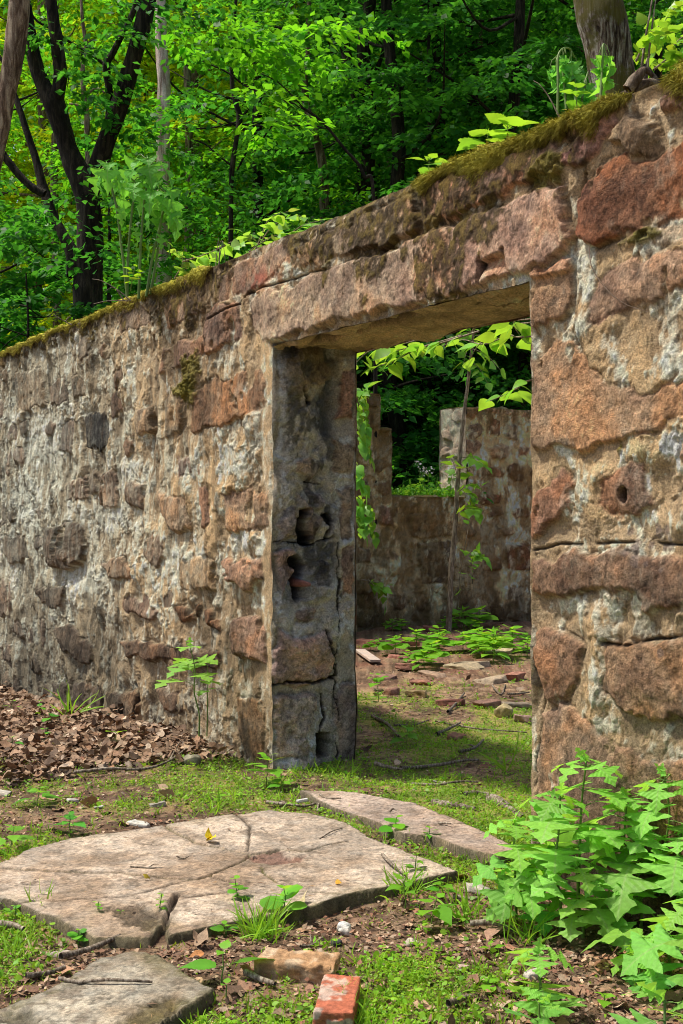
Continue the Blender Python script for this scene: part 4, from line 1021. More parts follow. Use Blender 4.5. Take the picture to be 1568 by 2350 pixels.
stick([(1130, 1580), (1150, 1600), (1160, 1575)], .007, 'dark forked twig behind the yellow stone block', seed=7)
stick([(1165, 1600), (1190, 1597), (1215, 1594)], .008, 'dark straight twig at the right edge of the doorway floor', seed=8)
stick([(905, 1672), (950, 1668), (985, 1660)], .007, 'thin twig in the grass left of the doorway middle', seed=9)
stick([(1000, 1660), (1060, 1672), (1110, 1682), (1210, 1686)], .006, 'long wavy twig running to the right pier', seed=10)
stick([(855, 1650), (890, 1672), (915, 1700)], .012, 'mossy stick slanting through the grass behind the left jamb', seed=11)
stick([(170, 1787), (250, 1783), (330, 1780), (390, 1760), (440, 1725), (470, 1690)], .008, 'long bent dark twig propped against the foot of the left wall', seed=12, lift=.03, twig=[(3, (415, 1715))])
stick([(612, 1851), (660, 1858), (700, 1857), (733, 1853)], .008, 'knobbly pale twig between the large slab and the threshold', seed=13, twig=[(3, (728, 1873)), (1, (640, 1850))])
stick([(140, 2222), (200, 2200), (240, 2183), (277, 2186)][:3]+[(277, 2172)], .010, 'curved grey branch lying above the lower left slab', seed=14, lift=.02)
stick([(60, 2258), (110, 2245), (150, 2236)], .009, 'short branch end at the edge of the lower left slab', seed=15)
stick([(135, 2250), (180, 2257), (240, 2260), (350, 2258)], .006, 'straight dark twig lying on the lower left slab', seed=16, onslab=.052, lift=.002)
stick([(-20, 2134), (25, 2140), (55, 2152)], .012, 'thick knobby stick at the left edge below the large slab', seed=17)
stick([(733, 1926), (760, 1914), (787, 1902)], .003, 'fine dark twig at the right end of the large slab', seed=18, onslab=.038, lift=.001)
stick([(878, 1966), (900, 1992), (932, 2010)], .006, 'forked grey twig at the right tip of the large slab', seed=19, onslab=.038, lift=.002)
stick([(298, 1995), (340, 1994), (372, 1991)], .003, 'dark needle-like twig in the middle of the large slab', seed=20, onslab=.038, lift=.001, twig=[(1, (365, 1990))])
stick([(405, 1970), (420, 1970), (434, 1968)], .003, 'tiny twig near the centre crack of the large slab', seed=21, onslab=.038, lift=.001)
stick([(735, 1827), (750, 1833), (782, 1838)], .005, 'grey twig at the left end of the threshold slab', seed=22, onslab=.047, lift=.002)
stick([(1008, 1890), (1022, 1893), (1035, 1897)], .005, 'short dark twig in the middle of the threshold slab', seed=23, onslab=.047, lift=.002)
stick([(895, 1863), (902, 1862), (910, 1863)], .004, 'tiny dark twig left of the middle of the threshold slab', seed=24, onslab=.047, lift=.002)
stick([(1079, 2134), (1130, 2137), (1178, 2146)], .011, 'dark rotting branch on the litter before the leafy plants', seed=25)
stick([(1029, 2324), (1055, 2312), (1080, 2298)], .009, 'brown bark-covered stick in the foreground moss', seed=26)
stick([(563, 2252), (600, 2262), (632, 2274)], .010, 'dark stick left of the red brick', seed=27)
stick([(690, 2186), (715, 2178), (742, 2166)], .005, 'thin forked twig behind the tan brick', seed=28, twig=[(1, (712, 2160))])
stick([(1040, 2068), (1080, 2074), (1130, 2076)], .008, 'grey stick under the pale square chip', seed=29)
stick([(994, 1842), (1030, 1851), (1064, 1855), (1100, 1860)], .022, 'thick pale root breaking the ground behind the threshold', seed=30, lift=-.02, name='root')
stick([(1122, 1835), (1150, 1848), (1175, 1862), (1201, 1880)], .026, 'thick pale root running toward the right pier', seed=31, lift=-.02, name='root')
stick([(1060, 1826), (1100, 1824), (1140, 1828)], .015, 'pale root lying level in the doorway grass', seed=32, lift=-.012, name='root')

# ---- scatter: litter, grass, small leaves
def scatter(n, g, y0=2.9, y1=16., spread=.32, extra=.35, power=1.):
    Y = 1/(1/y1+(1/y0-1/y1)*g.uniform(size=n))
    X = g.uniform(-1, 1, n)*(spread*Y+extra)
    return X, Y
SLABS = [np.array([gp(x, y, .038)[:2] for x, y in P]) for P in ([(-120, 2015), (0, 1979), (65, 1944), (150, 1926), (360, 1897), (540, 1869), (615, 1859), (720, 1868), (800, 1890), (860, 1925), (940, 1955), (1060, 1998), (930, 2028), (800, 2055), (690, 2088), (520, 2118), (380, 2146), (350, 2150), (210, 2152), (120, 2105), (20, 2068), (-120, 2050)],
   [(-120, 2350), (0, 2314), (100, 2274), (150, 2244), (220, 2196), (310, 2179), (450, 2244), (503, 2269), (455, 2304), (340, 2400), (200, 2500), (-120, 2520)],
   [(682, 1812), (860, 1826), (960, 1842), (1200, 1945), (1150, 1965), (1050, 1945), (985, 1918), (870, 1888)])]
def free(X, Y, m=.0):
    ok = np.ones(len(X), bool)
    for P in SLABS: ok &= sdf_poly(X, Y, P) > m
    u, n = to_un(X, Y)
    ok &= ~((n > -.02) & (n < .55) & ((u > -.03) | (u < -DW_+.03)))
    ok &= ~((u > 6.6) & (u < 7.3))
    return ok
def litter(name, n, g, Lr, mask, cols, lift=.01, tpl=OVATE_B, tilt=.35):
    X, Y = scatter(n, g); k = free(X, Y, .01) & mask(X, Y, g); X, Y = X[k], Y[k]; n = len(X)
    P = np.stack([X, Y, gz(X, Y)+g.uniform(.0, 1, n)*lift+.003], 1)
    A = g.normal(size=(n, 3)); A[:, 2] *= .25; Nn = g.normal(size=(n, 3))*tilt; Nn[:, 2] = 1
    c = np.array(cols)[g.integers(0, len(cols), n)]*g.uniform(.6, 1.2, (n, 1))
    mb = MB(); leaves(mb, tpl, P, A, Nn, g.uniform(*Lr, n), g.uniform(.7, 1.2, n), g.uniform(-.3, .5, n), .25, .3, c, .2, 5)
    return tag(mb.build(name, M_LITTER), kind='stuff')
BR = [(.36, .21, .13), (.25, .14, .09), (.46, .31, .2), (.15, .09, .06), (.52, .38, .27), (.33, .16, .10)]
BRD = [(.33, .21, .135), (.24, .145, .09), (.43, .30, .20), (.14, .09, .06), (.55, .42, .31), (.30, .17, .10), (.19, .12, .08)]
g = np.random.default_rng(21)
litter('dead_leaves', 40000, g, (.03, .075), lambda X, Y, g: (lambda u, n: (u > .35) & (n < -.03) & (n > -1.75+.3*fbm2(X*3, Y*3, 2, 5)) & (u < 7))(*to_un(X, Y)), BRD, .06, tilt=.65)
litter('dead_leaves', 16000, g, (.04, .09), lambda X, Y, g: (lambda u, n: (u > .35) & (n < -.03) & (n > -1.6+.3*fbm2(X*3, Y*3, 2, 5)) & (u < 7))(*to_un(X, Y)), BRD, .06, TEETH, tilt=.6)
litter('leaf_litter', 52000, g, (.008, .03), lambda X, Y, g: g.uniform(size=len(X)) > green(X, Y)*1.05, BR, .012, RHOMB, .5)
litter('leaf_fragments', 900, g, (.04, .08), lambda X, Y, g: green(X, Y) < .6, BR, .012)
def specks(n, g):           # crumbs of bark and stalk on slabs and soil
    mb = MB(); X, Y = scatter(n, g, y1=9); Z0 = gz(X, Y)
    for P in SLABS[:2]: Z0 = np.where(sdf_poly(X, Y, P) < -.02, .043, Z0)
    Z0 = np.where(sdf_poly(X, Y, SLABS[2]) < -.02, .051, Z0)
    on = Z0 > .041; k = ~on | (g.uniform(size=n) < .28); X, Y, Z0 = X[k], Y[k], Z0[k]; n = len(X)
    A = g.normal(size=(n, 3)); A[:, 2] *= .08
    c = np.array([(.12, .07, .045), (.07, .045, .03), (.27, .17, .11), (.36, .22, .1)])[g.integers(0, 4, n)]
    leaves(mb, RHOMB, np.stack([X, Y, Z0+.002], 1), A, [0, 0, 1.], g.uniform(.008, .05, n)*g.uniform(.3, 1, n), g.uniform(.1, .35, n), 0, .2, 0, c)
    return tag(mb.build('twig_crumbs', M_LITTER), kind='stuff')
specks(6500, g)
def ground_green():
    g = np.random.default_rng(33)
    # grass blades in tufts
    mb = MB(); X, Y = scatter(9000, g, y1=13.)
    gr = green(X, Y); k = free(X, Y, -.01) & (g.uniform(size=len(X)) < gr*.7); X, Y = X[k], Y[k]
    m = 7; X = np.repeat(X, m)+g.normal(size=len(X)*m)*.012; Y = np.repeat(Y, m)+g.normal(size=len(Y)*m)*.012; n = len(X)
    P = np.stack([X, Y, gz(X, Y)-.004], 1); A = rand_dir(n, g, 1.6, .5)
    c = lerp(np.array([.8, .95, .5]), np.array([1.5, 1.25, 1.]), g.uniform(size=(n, 1)))*g.uniform(.6, 1.2, (n, 1))
    leaves(mb, BLADE, P, A, rand_dir(n, g), g.uniform(.02, .065, n), g.uniform(.8, 1.5, n), g.uniform(.1, .6, n), .1, 0, c)
    tag(mb.build('grass', M_GRASS), kind='stuff')
    # tiny creeping leaves
    mb = MB(); X, Y = scatter(260000, g, y1=15.)
    k = free(X, Y, -.005) & (g.uniform(size=len(X)) < sst(.22, .85, green(X, Y))*.95+.01); X, Y = X[k], Y[k]; n = len(X)
    P = np.stack([X, Y, gz(X, Y)+g.uniform(0, .022, n)], 1); A = rand_dir(n, g, .1, .5); Nn = rand_dir(n, g, 1.5)
    c = lerp(np.array([.7, .8, .6]), np.array([1.9, 1.35, .9]), g.uniform(size=(n, 1))**1.5)*g.uniform(.6, 1.2, (n, 1))
    leaves(mb, RHOMB, P, A, Nn, g.uniform(.006, .014, n)*(1+.07*(Y-3)), g.uniform(.9, 1.6, n), .1, .2, 0, c)
    tag(mb.build('creeping_ground_cover', M_GRASS), kind='stuff')
    # small round-leaved seedlings in drifts
    mb = MB(); X, Y = scatter(5200, g, y1=15.)
    k = free(X, Y, -.005) & (g.uniform(size=len(X)) < sst(.1, .6, green(X, Y)+.5*fbm2(X*2.3, Y*2.3, 3, 19))*.8); X, Y = X[k], Y[k]
    m = 4; X = np.repeat(X, m)+g.normal(size=len(X)*m)*.008; Y = np.repeat(Y, m)+g.normal(size=len(Y)*m)*.008; n = len(X)
    P = np.stack([X, Y, gz(X, Y)+g.uniform(.005, .035, n)], 1); c = lerp(np.array([.6, .85, .8]), np.array([1.3, 1.15, .7]), g.uniform(size=(n, 1)))*g.uniform(.6, 1.2, (n, 1))
    leaves(mb, OVATE_B, P, rand_dir(n, g, .1, .4), rand_dir(n, g, 2.), g.uniform(.010, .026, n)*(1+.03*(Y-3)), 1., .2, .15, .2, c)
    tag(mb.build('clover', M_GRASS), kind='stuff')
    # yellowish moss threads
    mb = MB(); X, Y = scatter(60000, g, y1=9.)
    k = free(X, Y, -.004) & (g.uniform(size=len(X)) < sst(.0, .6, green(X, Y)+.3*fbm2(X*3, Y*3, 3, 9)+.1)*.8); X, Y = X[k], Y[k]; n = len(X)
    P = np.stack([X, Y, gz(X, Y)], 1); A = rand_dir(n, g, .5, .7)
    c = lerp(np.array([1.3, .95, .7]), np.array([2.6, 1.3, 1.]), g.uniform(size=(n, 1)))*g.uniform(.5, 1.1, (n, 1))
    leaves(mb, RHOMB, P, A, rand_dir(n, g), g.uniform(.01, .03, n), .25, .2, .1, 0, c)
    tag(mb.build('ground_moss', M_GRASS), kind='stuff')
ground_green()
# ================================================================== herbs and small plants
def herb(name, label, cat, base, h, nodes=6, L=.14, seed=0, lean=(0, 0), tpl=LOBED, mat=None, droop=.35, r=.004, tint=(1, 1, 1), W=1.28, group=None, top=True, stem_pts=None, elev=.25, pet=.18, n0=.3, whorl=2, smin=.45, crown=0):
    g = np.random.default_rng(seed); base = np.asarray(base, float)
    root = thing(name, label, cat, base, group)
    if stem_pts is not None: S = catmull(np.asarray(stem_pts)-base, 40)
    else:
        t = np.linspace(0, 1, 5)[:, None]; S = np.concatenate([t**1.3*lean[0]*h, t**1.3*lean[1]*h, t*h], 1); S[1:-1, :2] += g.normal(size=(3, 2))*h*.015
        S = catmull(S, 40)
    st = MB(); V, F = tube(S, r*np.linspace(1.2, .6, len(S)), 8, None, .08, seed); st.add(V, F, np.array(tint))
    lf = MB(); ph = g.uniform(0, 6.28)
    N_ = max(1, nodes)
    for i in range(N_):
        f = n0+(1-n0)*((i+.4)/N_)**.8 if N_ > 1 else .95
        if i == N_-1: f = .985
        j = min(len(S)-2, int(f*(len(S)-1))); P = S[j]; T = unit(S[j+1]-S[j])
        ph += math.pi/2+g.normal()*.25
        wh = whorl+(crown if i == N_-1 else 0)
        for k in range(wh):
            az = ph+k*2*math.pi/wh+g.normal()*.2
            e = elev+g.normal()*.15-.25*(1-f)
            d = unit(np.array([math.cos(az)*math.cos(e), math.sin(az)*math.cos(e), math.sin(e)])+T*.15)
            ll = L*(smin+(1-smin)*math.sin(math.pi*min(1, .15+.8*f)))*g.uniform(.75, 1.15)
            if i == N_-1: ll *= .8
            pl = pet*ll*g.uniform(.8, 1.3); P2 = P+d*pl+np.array([0, 0, .08*pl])
            V, F = tube([P, (P+P2)/2+[0, 0, .05*pl], P2], r*.45, 6); st.add(V, F, np.array(tint))
            nn = unit(np.array([0, 0, 1.])-d*d[2]+rand_dir(1, g)[0]*.25)
            c = np.array(tint)*lerp(np.array([.38, .66, .72]), np.array([1.4, 1.08, .75]), min(1, g.uniform()*.55+.6*f**2))*g.uniform(.8, 1.15)  # top light put into the tint: upper leaves lighter, lower ones darker
            leaves(lf, tpl, P2-d*.02*ll, d, nn, ll, W*g.uniform(.9, 1.1), droop*g.uniform(.7, 1.35), .10, .10, c, .035, seed*7+i*3+k)
    if top:
        for k in range(3):
            d = rand_dir(1, g, .8, .4)[0]; leaves(lf, tpl, S[-1]-d*.005, d, rand_dir(1, g, .5)[0], L*.28*g.uniform(.6, 1.2), .8, .2, .25, .1, np.array(tint)*[1.6, 1.25, .9])
    st.build('stem', M_STEM, root); lf.build('foliage', mat or M_HERB, root, ekey='side')
    return root
# --- the leafcup clump before the right pier; each stem is a plant
CL = [  # px base, py base, px top, py top, nodes, L, label
 (1186, 2122, 1176, 1880, 4, .19, 'leftmost tall lobed-leaf herb of the clump, its big leaf reaching over the threshold'),
 (1216, 2128, 1200, 1975, 4, .15, 'short lobed herb under the left side of the clump'),
 (1286, 2142, 1288, 1822, 5, .20, 'tall lobed herb with a thick pale stem at the front left of the clump'),
 (1330, 2125, 1345, 1742, 5, .19, 'tallest lobed herb of the clump, in front of the pier'),
 (1425, 2112, 1434, 1815, 5, .18, 'upright lobed herb right of the clump middle'),
 (1470, 2140, 1452, 1910, 5, .20, 'bushy lobed herb with one very large leaf at the clump right'),
 (1518, 2128, 1516, 1768, 5, .19, 'tall lobed herb near the right picture edge'),
 (1560, 2150, 1562, 1905, 5, .19, 'lobed herb cut by the right picture edge, halfway up'),
 (1338, 2150, 1318, 1975, 4, .16, 'low lobed herb in the shade of the clump'),
 (1405, 2160, 1398, 2010, 3, .15, 'small lobed herb at the foot of the clump'),
 (1240, 2330, 1233, 2178, 2, .16, 'single young herb with three spreading leaves in front of the clump'),
 (1540, 2240, 1530, 2140, 3, .19, 'low broad herb right of the single young herb'),
 (1470, 2245, 1466, 2185, 2, .15, 'small yellowing herb beside the broad one'),
 (1600, 2290, 1590, 2060, 4, .19, 'herb at the right edge whose leaves hang to the soil'),
]
for i, (bx, by, tx, ty, nn_, L_, lb_) in enumerate(CL):
    b = gpt(bx, by); tp = at(tx, ty, b[1]); h = tp[2]-b[2]; nm = 'leafy_herb'
    herb(nm, lb_, 'herb', b-[0, 0, .01], h, nn_, L_*1.12, 300+i, ((tp[0]-b[0])/h, RNG.uniform(-.12, .05)), r=.0048, droop=.62, elev=.05, n0=.42 if h > .3 else .35, smin=.6, top=True, crown=2)
# big leaf right in the corner, close to the camera
b = np.array([.745, 2.83, 0]); b[2] = float(gz(b[0], b[1]))
tp = at(1530, 2300, 2.9)
herb('leafy_herb', 'nearest herb, its huge dark green leaf filling the lower right corner', 'herb', b, tp[2]-b[2], 2, .25, 360, ((tp[0]-b[0])/(tp[2]-b[2]), .3), r=.005, droop=.3, elev=.1, tint=(.75, .85, .95), n0=.8)
b = gp(1238, 2390, 0); herb('leafy_herb', 'young herb poking up at the bottom edge right of the red brick', 'herb', b, .10, 2, .15, 362, (0, 0), r=.004, droop=.15, elev=.3)
# --- herbs at the wall
b = gpt(456, 1700); tp = at(440, 1485, b[1])
b2 = un(*[.42, -.16]); b2[2] = float(gz(b2[0], b2[1]))
herb('leafy_herb', 'lobed herb on a thin stem against the left wall', 'herb', [wx for wx in at(457, 1690, 7.0)], .50, 5, .22, 371, (-.10, 0), r=.004, droop=.4, n0=.5)
p_ = at(475, 1690, 7.02); herb('leafy_herb', 'thinner herb stem just right of the lobed herb by the left wall', 'herb', p_, .42, 3, .09, 372, (.0, 0), r=.003, droop=.4, n0=.5)
SM = [  # small ground plants: px, py, h, L, template, nodes, tint, label
 (612, 1806, .16, .13, TEETH, 5, (1, 1.05, .8), 'small leafy shrubby plant at the foot of the left jamb'),
 (650, 1818, .07, .08, TEETH, 3, (.9, 1, .7), 'low plant right of the shrubby one by the threshold'),
 (268, 1722, .10, .15, ROUND, 1, (.9, 1.05, .7), 'broad round-leaved seedling on the leaf pile'),
 (118, 1668, .12, .12, OVATE, 2, (.75, 1, .9), 'ovate-leaved seedling in the dead leaves at left'),
 (90, 1640, .1, .08, TEETH, 2, (.8, 1.05, .8), 'little seedling left against the wall foot'),
 (25, 1640, .1, .09, TEETH, 2, (.9, 1, .7), 'seedling at the left edge beside the wall'),
 (108, 1700, .07, .07, TEETH, 2, (.7, 1, 1), 'tiny bluish seedling in the leaf pile'),
 (28, 1722, .08, .08, TEETH, 2, (.7, 1, .9), 'small seedling at the left edge in dead leaves'),
 (162, 1912, .08, .09, TEETH, 4, (.6, 1, 1.1), 'bluish green plant beyond the far edge of the large slab'),
 (85, 1850, .08, .12, OVATE, 3, (.8, 1, .8), 'spreading weed in the grass left of the bluish plant'),
 (24, 1956, .1, .11, OVATE, 3, (1.1, 1.1, .9), 'pale green rosette at the left end of the large slab'),
 (505, 1850, .06, .05, OVATE, 4, (1.2, 1.1, .6), 'small sprout at the far edge of the slab'),
 (548, 2090, .12, .05, ROUND, 4, (.8, 1, .8), 'slender weed leaning over the near edge of the large slab'),
 (655, 2120, .12, .08, ROUND, 4, (.8, 1.05, .9), 'round-leaved weed beside the grass tuft'),
 (520, 2150, .04, .05, ROUND, 2, (.8, 1, .9), 'single round-leaved sprout below the slab edge'),
 (225, 2115, .07, .05, OVATE, 3, (.9, 1.1, .8), 'sprout at the near left edge of the large slab'),
 (275, 2118, .04, .04, OVATE, 2, (.9, 1.1, .8), 'small sprout just right of another at the slab edge'),
 (35, 2104, .04, .05, OVATE, 2, (.9, 1.1, .8), 'sprout at the left corner of the large slab'),
 (365, 2110, .09, .03, OVATE, 5, (.9, 1, .6), 'wispy weed growing in the notch of the slab'),
 (510, 2262, .10, .13, TEETH, 2, (.85, 1.05, .9), 'young herb with pointed leaves by the lower left slab'),
 (520, 2300, .05, .09, OVATE, 1, (.8, 1.05, .9), 'two-leaved seedling below the pointed herb'),
 (990, 2120, .09, .11, OVATE, 3, (.95, 1, .7), 'weed with long ovate leaves in the middle foreground'),
 (930, 2085, .12, .07, OVATE, 4, (.95, 1, .7), 'upright narrow weed right of the grass tuft'),
 (1020, 2068, .08, .06, TEETH, 3, (.8, 1, .6), 'small toothed weed left of the pale chip'),
 (905, 1925, .09, .07, ROUND, 3, (.8, 1, .6), 'round-leaved weed between slab and threshold'),
 (985, 1940, .07, .06, TEETH, 4, (.8, 1.1, .6), 'low weed growing at the near edge of the threshold'),
 (950, 2020, .1, .05, OVATE, 4, (.9, 1, .7), 'thin weed at the right tip of the large slab'),
 (1120, 2272, .03, .05, ROUND, 2, (1.7, 1.25, .8), 'yellow-green clover-like seedling in the foreground'),
 (932, 1712, .10, .12, OVATE, 4, (1, 1.05, .9), 'pale leafy rosette in the doorway grass'),
 (868, 1588, .13, .14, TEETH, 3, (.9, 1.1, .8), 'seedling right behind the left jamb'),
 (868, 1612, .06, .08, TEETH, 2, (.9, 1.1, .8), 'second smaller seedling behind the left jamb'),
 (1388, 2310, .03, .06, OVATE, 2, (1., 1.1, .7), 'small sprout in the litter under the nearest herb'),
 (180, 2170, .05, .035, ROUND, 4, (.7, 1, .7), 'clover-like weed in the grass left of the curved branch'),
 (1130, 2190, .03, .05, TEETH, 2, (1.1, 1.1, .6), 'flat pale weed in the litter before the clump'),
]
for i, (px, py, h_, L_, tpl_, nd_, tt_, lb_) in enumerate(SM):
    b = gpt(px, py)
    herb('seedling' if ('seedling' in lb_ or 'sprout' in lb_) else 'weed', lb_, 'small plant', b, h_, nd_, L_, 400+i, (RNG.uniform(-.2, .2), RNG.uniform(-.2, .2)), tpl_, M_FRESH, .3, .0022, tt_, 1., None, False, None, .3, .12, .35)
# --- tufts of long grass
def tuft(label, px, py, n, Lr, seed, spread=.03, p=None, w=1.):
    g = np.random.default_rng(seed); b = gpt(px, py) if p is None else np.array(p, float)
    mb = MB(); P = np.zeros((n, 3)); P[:, :2] = g.normal(size=(n, 2))*spread
    A = rand_dir(n, g, 1.5, .4)
    leaves(mb, BLADE, P, A, rand_dir(n, g), g.uniform(*Lr, n), g.uniform(.5, .9, n)*w, g.uniform(.2, .8, n), .1, 0, lerp(np.array([.8, 1., .6]), np.array([1.3, 1.2, 1.]), g.uniform(size=(n, 1))))
    o = mb.build('grass_tuft', M_GRASS); o.location = tuple(b); return tag(o, label, 'grass tuft')
tuft('dense tuft of long grass in front of the near slab edge', 600, 2152, 120, (.06, .15), 1, .035)
tuft('grass tuft growing beside the right tip of the large slab', 925, 2050, 70, (.06, .14), 2, .035)
tuft('yellowish grass tuft at the foot of the leafy clump', 1205, 2165, 45, (.07, .17), 3, .03, w=.7)
tuft('small upright tuft in the foreground moss left of the yellow tuft', 1070, 2110, 30, (.08, .17), 4, .02)
tuft('wispy grass growing from the leaf pile against the left wall', 165, 1650, 14, (.2, .36), 5, .02)
tuft('thin tuft of grass at the far edge of the large slab', 490, 1868, 26, (.06, .14), 6, .03)
tuft('upright green rush in the doorway by the right pier', 1162, 1775, 8, (.14, .26), 7, .01)
tuft('grass tuft at the foot of the left jamb inside the doorway', 770, 1775, 50, (.05, .12), 8, .06)
tuft('sparse grass tuft beside the red brick', 812, 2345, 50, (.05, .12), 9, .05)
tuft('grass tuft at the lower left corner of the large slab', 98, 2085, 26, (.05, .11), 10, .03)
tuft('grass tuft at the left edge under the knobby stick', 10, 2190, 50, (.05, .12), 11, .06)
# yellow fallen leaf on the slab, and dry ones
def one_leaf(label, px, py, z, L, col, seed, name='fallen_leaf', up=.3, tpl=OVATE_B):
    g = np.random.default_rng(seed); mb = MB()
    for k in range(3 if 'yellow' in label else 1): leaves(mb, tpl, [0, 0, 0], rand_dir(1, g, up, .2), rand_dir(1, g, .6), L*(1-.2*k), .9, .3, .3, .3, col, .1, seed)
    b = gp(px, py, z) if z else gpt(px, py, .01)
    o = mb.build(name, M_LITTER); o.location = tuple(b+[0, 0, .008]); return tag(o, label, 'fallen leaf')
one_leaf('bright yellow curled leaf lying on the large slab', 482, 1932, .038, .07, (.75, .55, .02), 2, up=.5)
one_leaf('small orange leaf at the near part of the large slab', 770, 2028, .038, .03, (.6, .33, .04), 3)
one_leaf('tiny yellow leaf scrap left of the centre of the large slab', 340, 2020, .038, .025, (.6, .45, .05), 4)
one_leaf('large brown dry leaf on the litter before the clump', 1145, 2140, 0, .11, (.34, .2, .14), 5)
one_leaf('orange-brown dry leaf right of the slab tip', 1045, 2025, 0, .10, (.5, .27, .11), 6)
one_leaf('buff dry leaf standing up in the grass above the tan brick', 692, 2105, 0, .08, (.55, .45, .28), 7, up=1.)
one_leaf('curled russet leaf in the soil below the leaf pile', 225, 1850, 0, .09, (.42, .2, .09), 8, up=.6)
one_leaf('orange dry leaf in the grass beneath the left wall', 400, 1835, 0, .08, (.5, .3, .17), 9, up=.6)
one_leaf('dry orange leaf left of the tan brick', 468, 2200, 0, .05, (.5, .22, .08), 10)

# ---- plants on the wall head
def stems_plant(name, label, stems, Y, L, seed, r=.006, tpl=LOBED, droop=.8, tint=(.8, 1, .9), hook=False, leafn=4, cat='tall herb', low=True):
    g = np.random.default_rng(seed); b = at(stems[0][0][0], stems[0][0][1], Y); root = thing(name, label, cat, b)
    st = MB(); lf = MB()
    for si, pts in enumerate(stems):
        P = np.array([at(x, y, Y+.03*si+.02*j) for j, (x, y) in enumerate(pts)])-b
        S = catmull(P, 50); V, F = tube(S, r*np.linspace(1.2, .7, 50), 8, None, .08, seed+si); st.add(V, F, (1.3, 1.1, 1.3))
        for k in range(leafn+(3 if low else 0)):
            f = 1-.07*k if k < leafn else g.uniform(.25, .75)
            j = int(f*49); q = S[j]; az = k*2.4+si*1.3+g.normal()*.3
            e = g.uniform(-.3, .3) if not hook else -.9
            d = unit([math.cos(az)*math.cos(e), math.sin(az)*math.cos(e), math.sin(e)])
            l = L*g.uniform(.6, 1.1)*(1 if k < leafn else .5)
            q2_ = q+d*l*.2+np.array([0, 0, .02 if not hook else -.01]); V, F = tube([q, (q+q2_)/2+[0, 0, .01], q2_], r*.4, 6); st.add(V, F, (1, 1, 1))
            leaves(lf, tpl, q2_, unit(d-np.array([0, 0, .8 if not hook else 2.5])), rand_dir(1, g, 1.)[0]*.3+[0, 0, .6]+d*1., l, .8, droop*g.uniform(.6, 1.1), .6, .5, np.array(tint)*g.uniform(.75, 1.25), .06, seed+k)
    st.build('stem', M_STEM, root); lf.build('foliage', M_HERB, root, ekey='side')
    return root
hf = lambda L_: [(x/2, y/2) for x, y in L_]
stems_plant('leafy_herb', 'tall wilting herb with several hairy pale stems on the left wall head',
    [hf([(585, 1360), (560, 1150), (535, 950), (505, 840), (490, 775), (470, 770)]), hf([(583, 1360), (590, 1150), (607, 960), (622, 850), (600, 815)]), hf([(637, 1370), (645, 1150), (662, 930), (685, 800), (687, 745), (660, 720)]),
     hf([(672, 1360), (700, 1180), (738, 1020), (760, 900), (735, 860)]), hf([(690, 1350), (720, 1180), (745, 980), (765, 940)])], 8.15, .24, 501, r=.008, leafn=5, tint=(.5, .68, .5))
herb('seedling', 'small yellowing toothed weed at the base of the tall wilting herb', 'small plant', at(300, 668, 8.1), .16, 5, .07, 511, (.2, 0), TEETH, M_FRESH, .3, .003, (1.5, 1.1, .5))
stems_plant('leafy_herb', 'wilted herb with a hooked hairy stem on the mossy wall head', [[(1280, 262), (1281, 190), (1281, 132), (1292, 112), (1308, 112), (1318, 130)], [(1320, 240), (1322, 205), (1318, 175), (1310, 150)], [(1300, 250), (1296, 200), (1290, 150), (1284, 128), (1272, 135)], [(1335, 240), (1340, 200), (1350, 165)]], 5.15, .14, 521, r=.005, hook=True, leafn=6, tint=(.6, .85, .8))
stems_plant('leafy_herb', 'drooping herb like a closed umbrella in front of the grey trunk', [[(1378, 235), (1382, 170), (1384, 110), (1386, 100)]], 4.95, .17, 531, r=.005, hook=True, leafn=7, tint=(.8, .95, .7), low=False)
herb('seedling', 'fresh seedling on the moss under the hooked herb', 'small plant', at(1325, 245, 5.1), .09, 4, .07, 541, (0, 0), TEETH, M_FRESH, .3, .002, (1, 1.1, .8))
for (px, py, Y_, L_, lb_) in ((985, 390, 5.85, .10, 'light green sprig at the left end of the lintel moss'), (1070, 350, 5.7, .07, 'single heart-shaped leaf behind the lintel moss'), (1120, 335, 5.6, .12, 'toothed sprig behind the middle of the lintel moss'), (1165, 310, 5.5, .10, 'sprig of narrow leaves behind the lintel moss, rightmost of the three')):
    herb('seedling', lb_, 'small plant', at(px, py, Y_), .05, 3 if 'single' not in lb_ else 1, L_*1.2, int(px), (0, 0), ROUND if 'heart' in lb_ else TEETH, M_FRESH, .25, .002, (1., 1.1, .8), elev=.15)
def twigs(label, lines, Y, r, mat=None, name='dead_stalk'):
    b = at(*lines[0][0], Y); root = MB()
    for i, pts in enumerate(lines):
        P = np.array([at(x, y, Y+.02*j) for j, (x, y) in enumerate(pts)])-b; V, F = tube(P, r*np.linspace(1.1, .5, len(P)), 6, 20, .15, i); root.add(V, F)
    o = root.build(name, mat or M_STICK); o.location = tuple(b); return tag(o, label, 'dead stalk')
twigs('bare dry stalks curving over the wall head right of the tall wilting herb', [[(493, 640), (497, 590), (502, 545)], [(500, 615), (508, 570), (512, 555), (517, 600)], [(503, 612), (505, 560), (510, 552)]], 7.55, .003)
twigs('dead twigs sprawling at the foot of the tall wilting herb', [[(300, 690), (270, 665), (235, 645), (212, 640)], [(295, 690), (250, 690), (215, 697)], [(285, 690), (262, 660), (240, 668)]], 8.1, .004)
twigs('short dead twig on the moss at the far left wall head', [[(165, 745), (150, 738), (120, 720)], [(150, 738), (158, 728), (163, 726)]], 9.3, .005)
twigs('two thin reddish canes standing beside the grey trunk', [[(1472, 165), (1480, 100), (1497, 0), (1502, -60)], [(1485, 170), (1492, 100), (1505, 0)]], 5.3, .006)
twigs('curving dead stem above the mossy lintel left of the hooked herb', [[(1285, 270), (1262, 225), (1240, 195), (1225, 185)]], 5.1, .003)
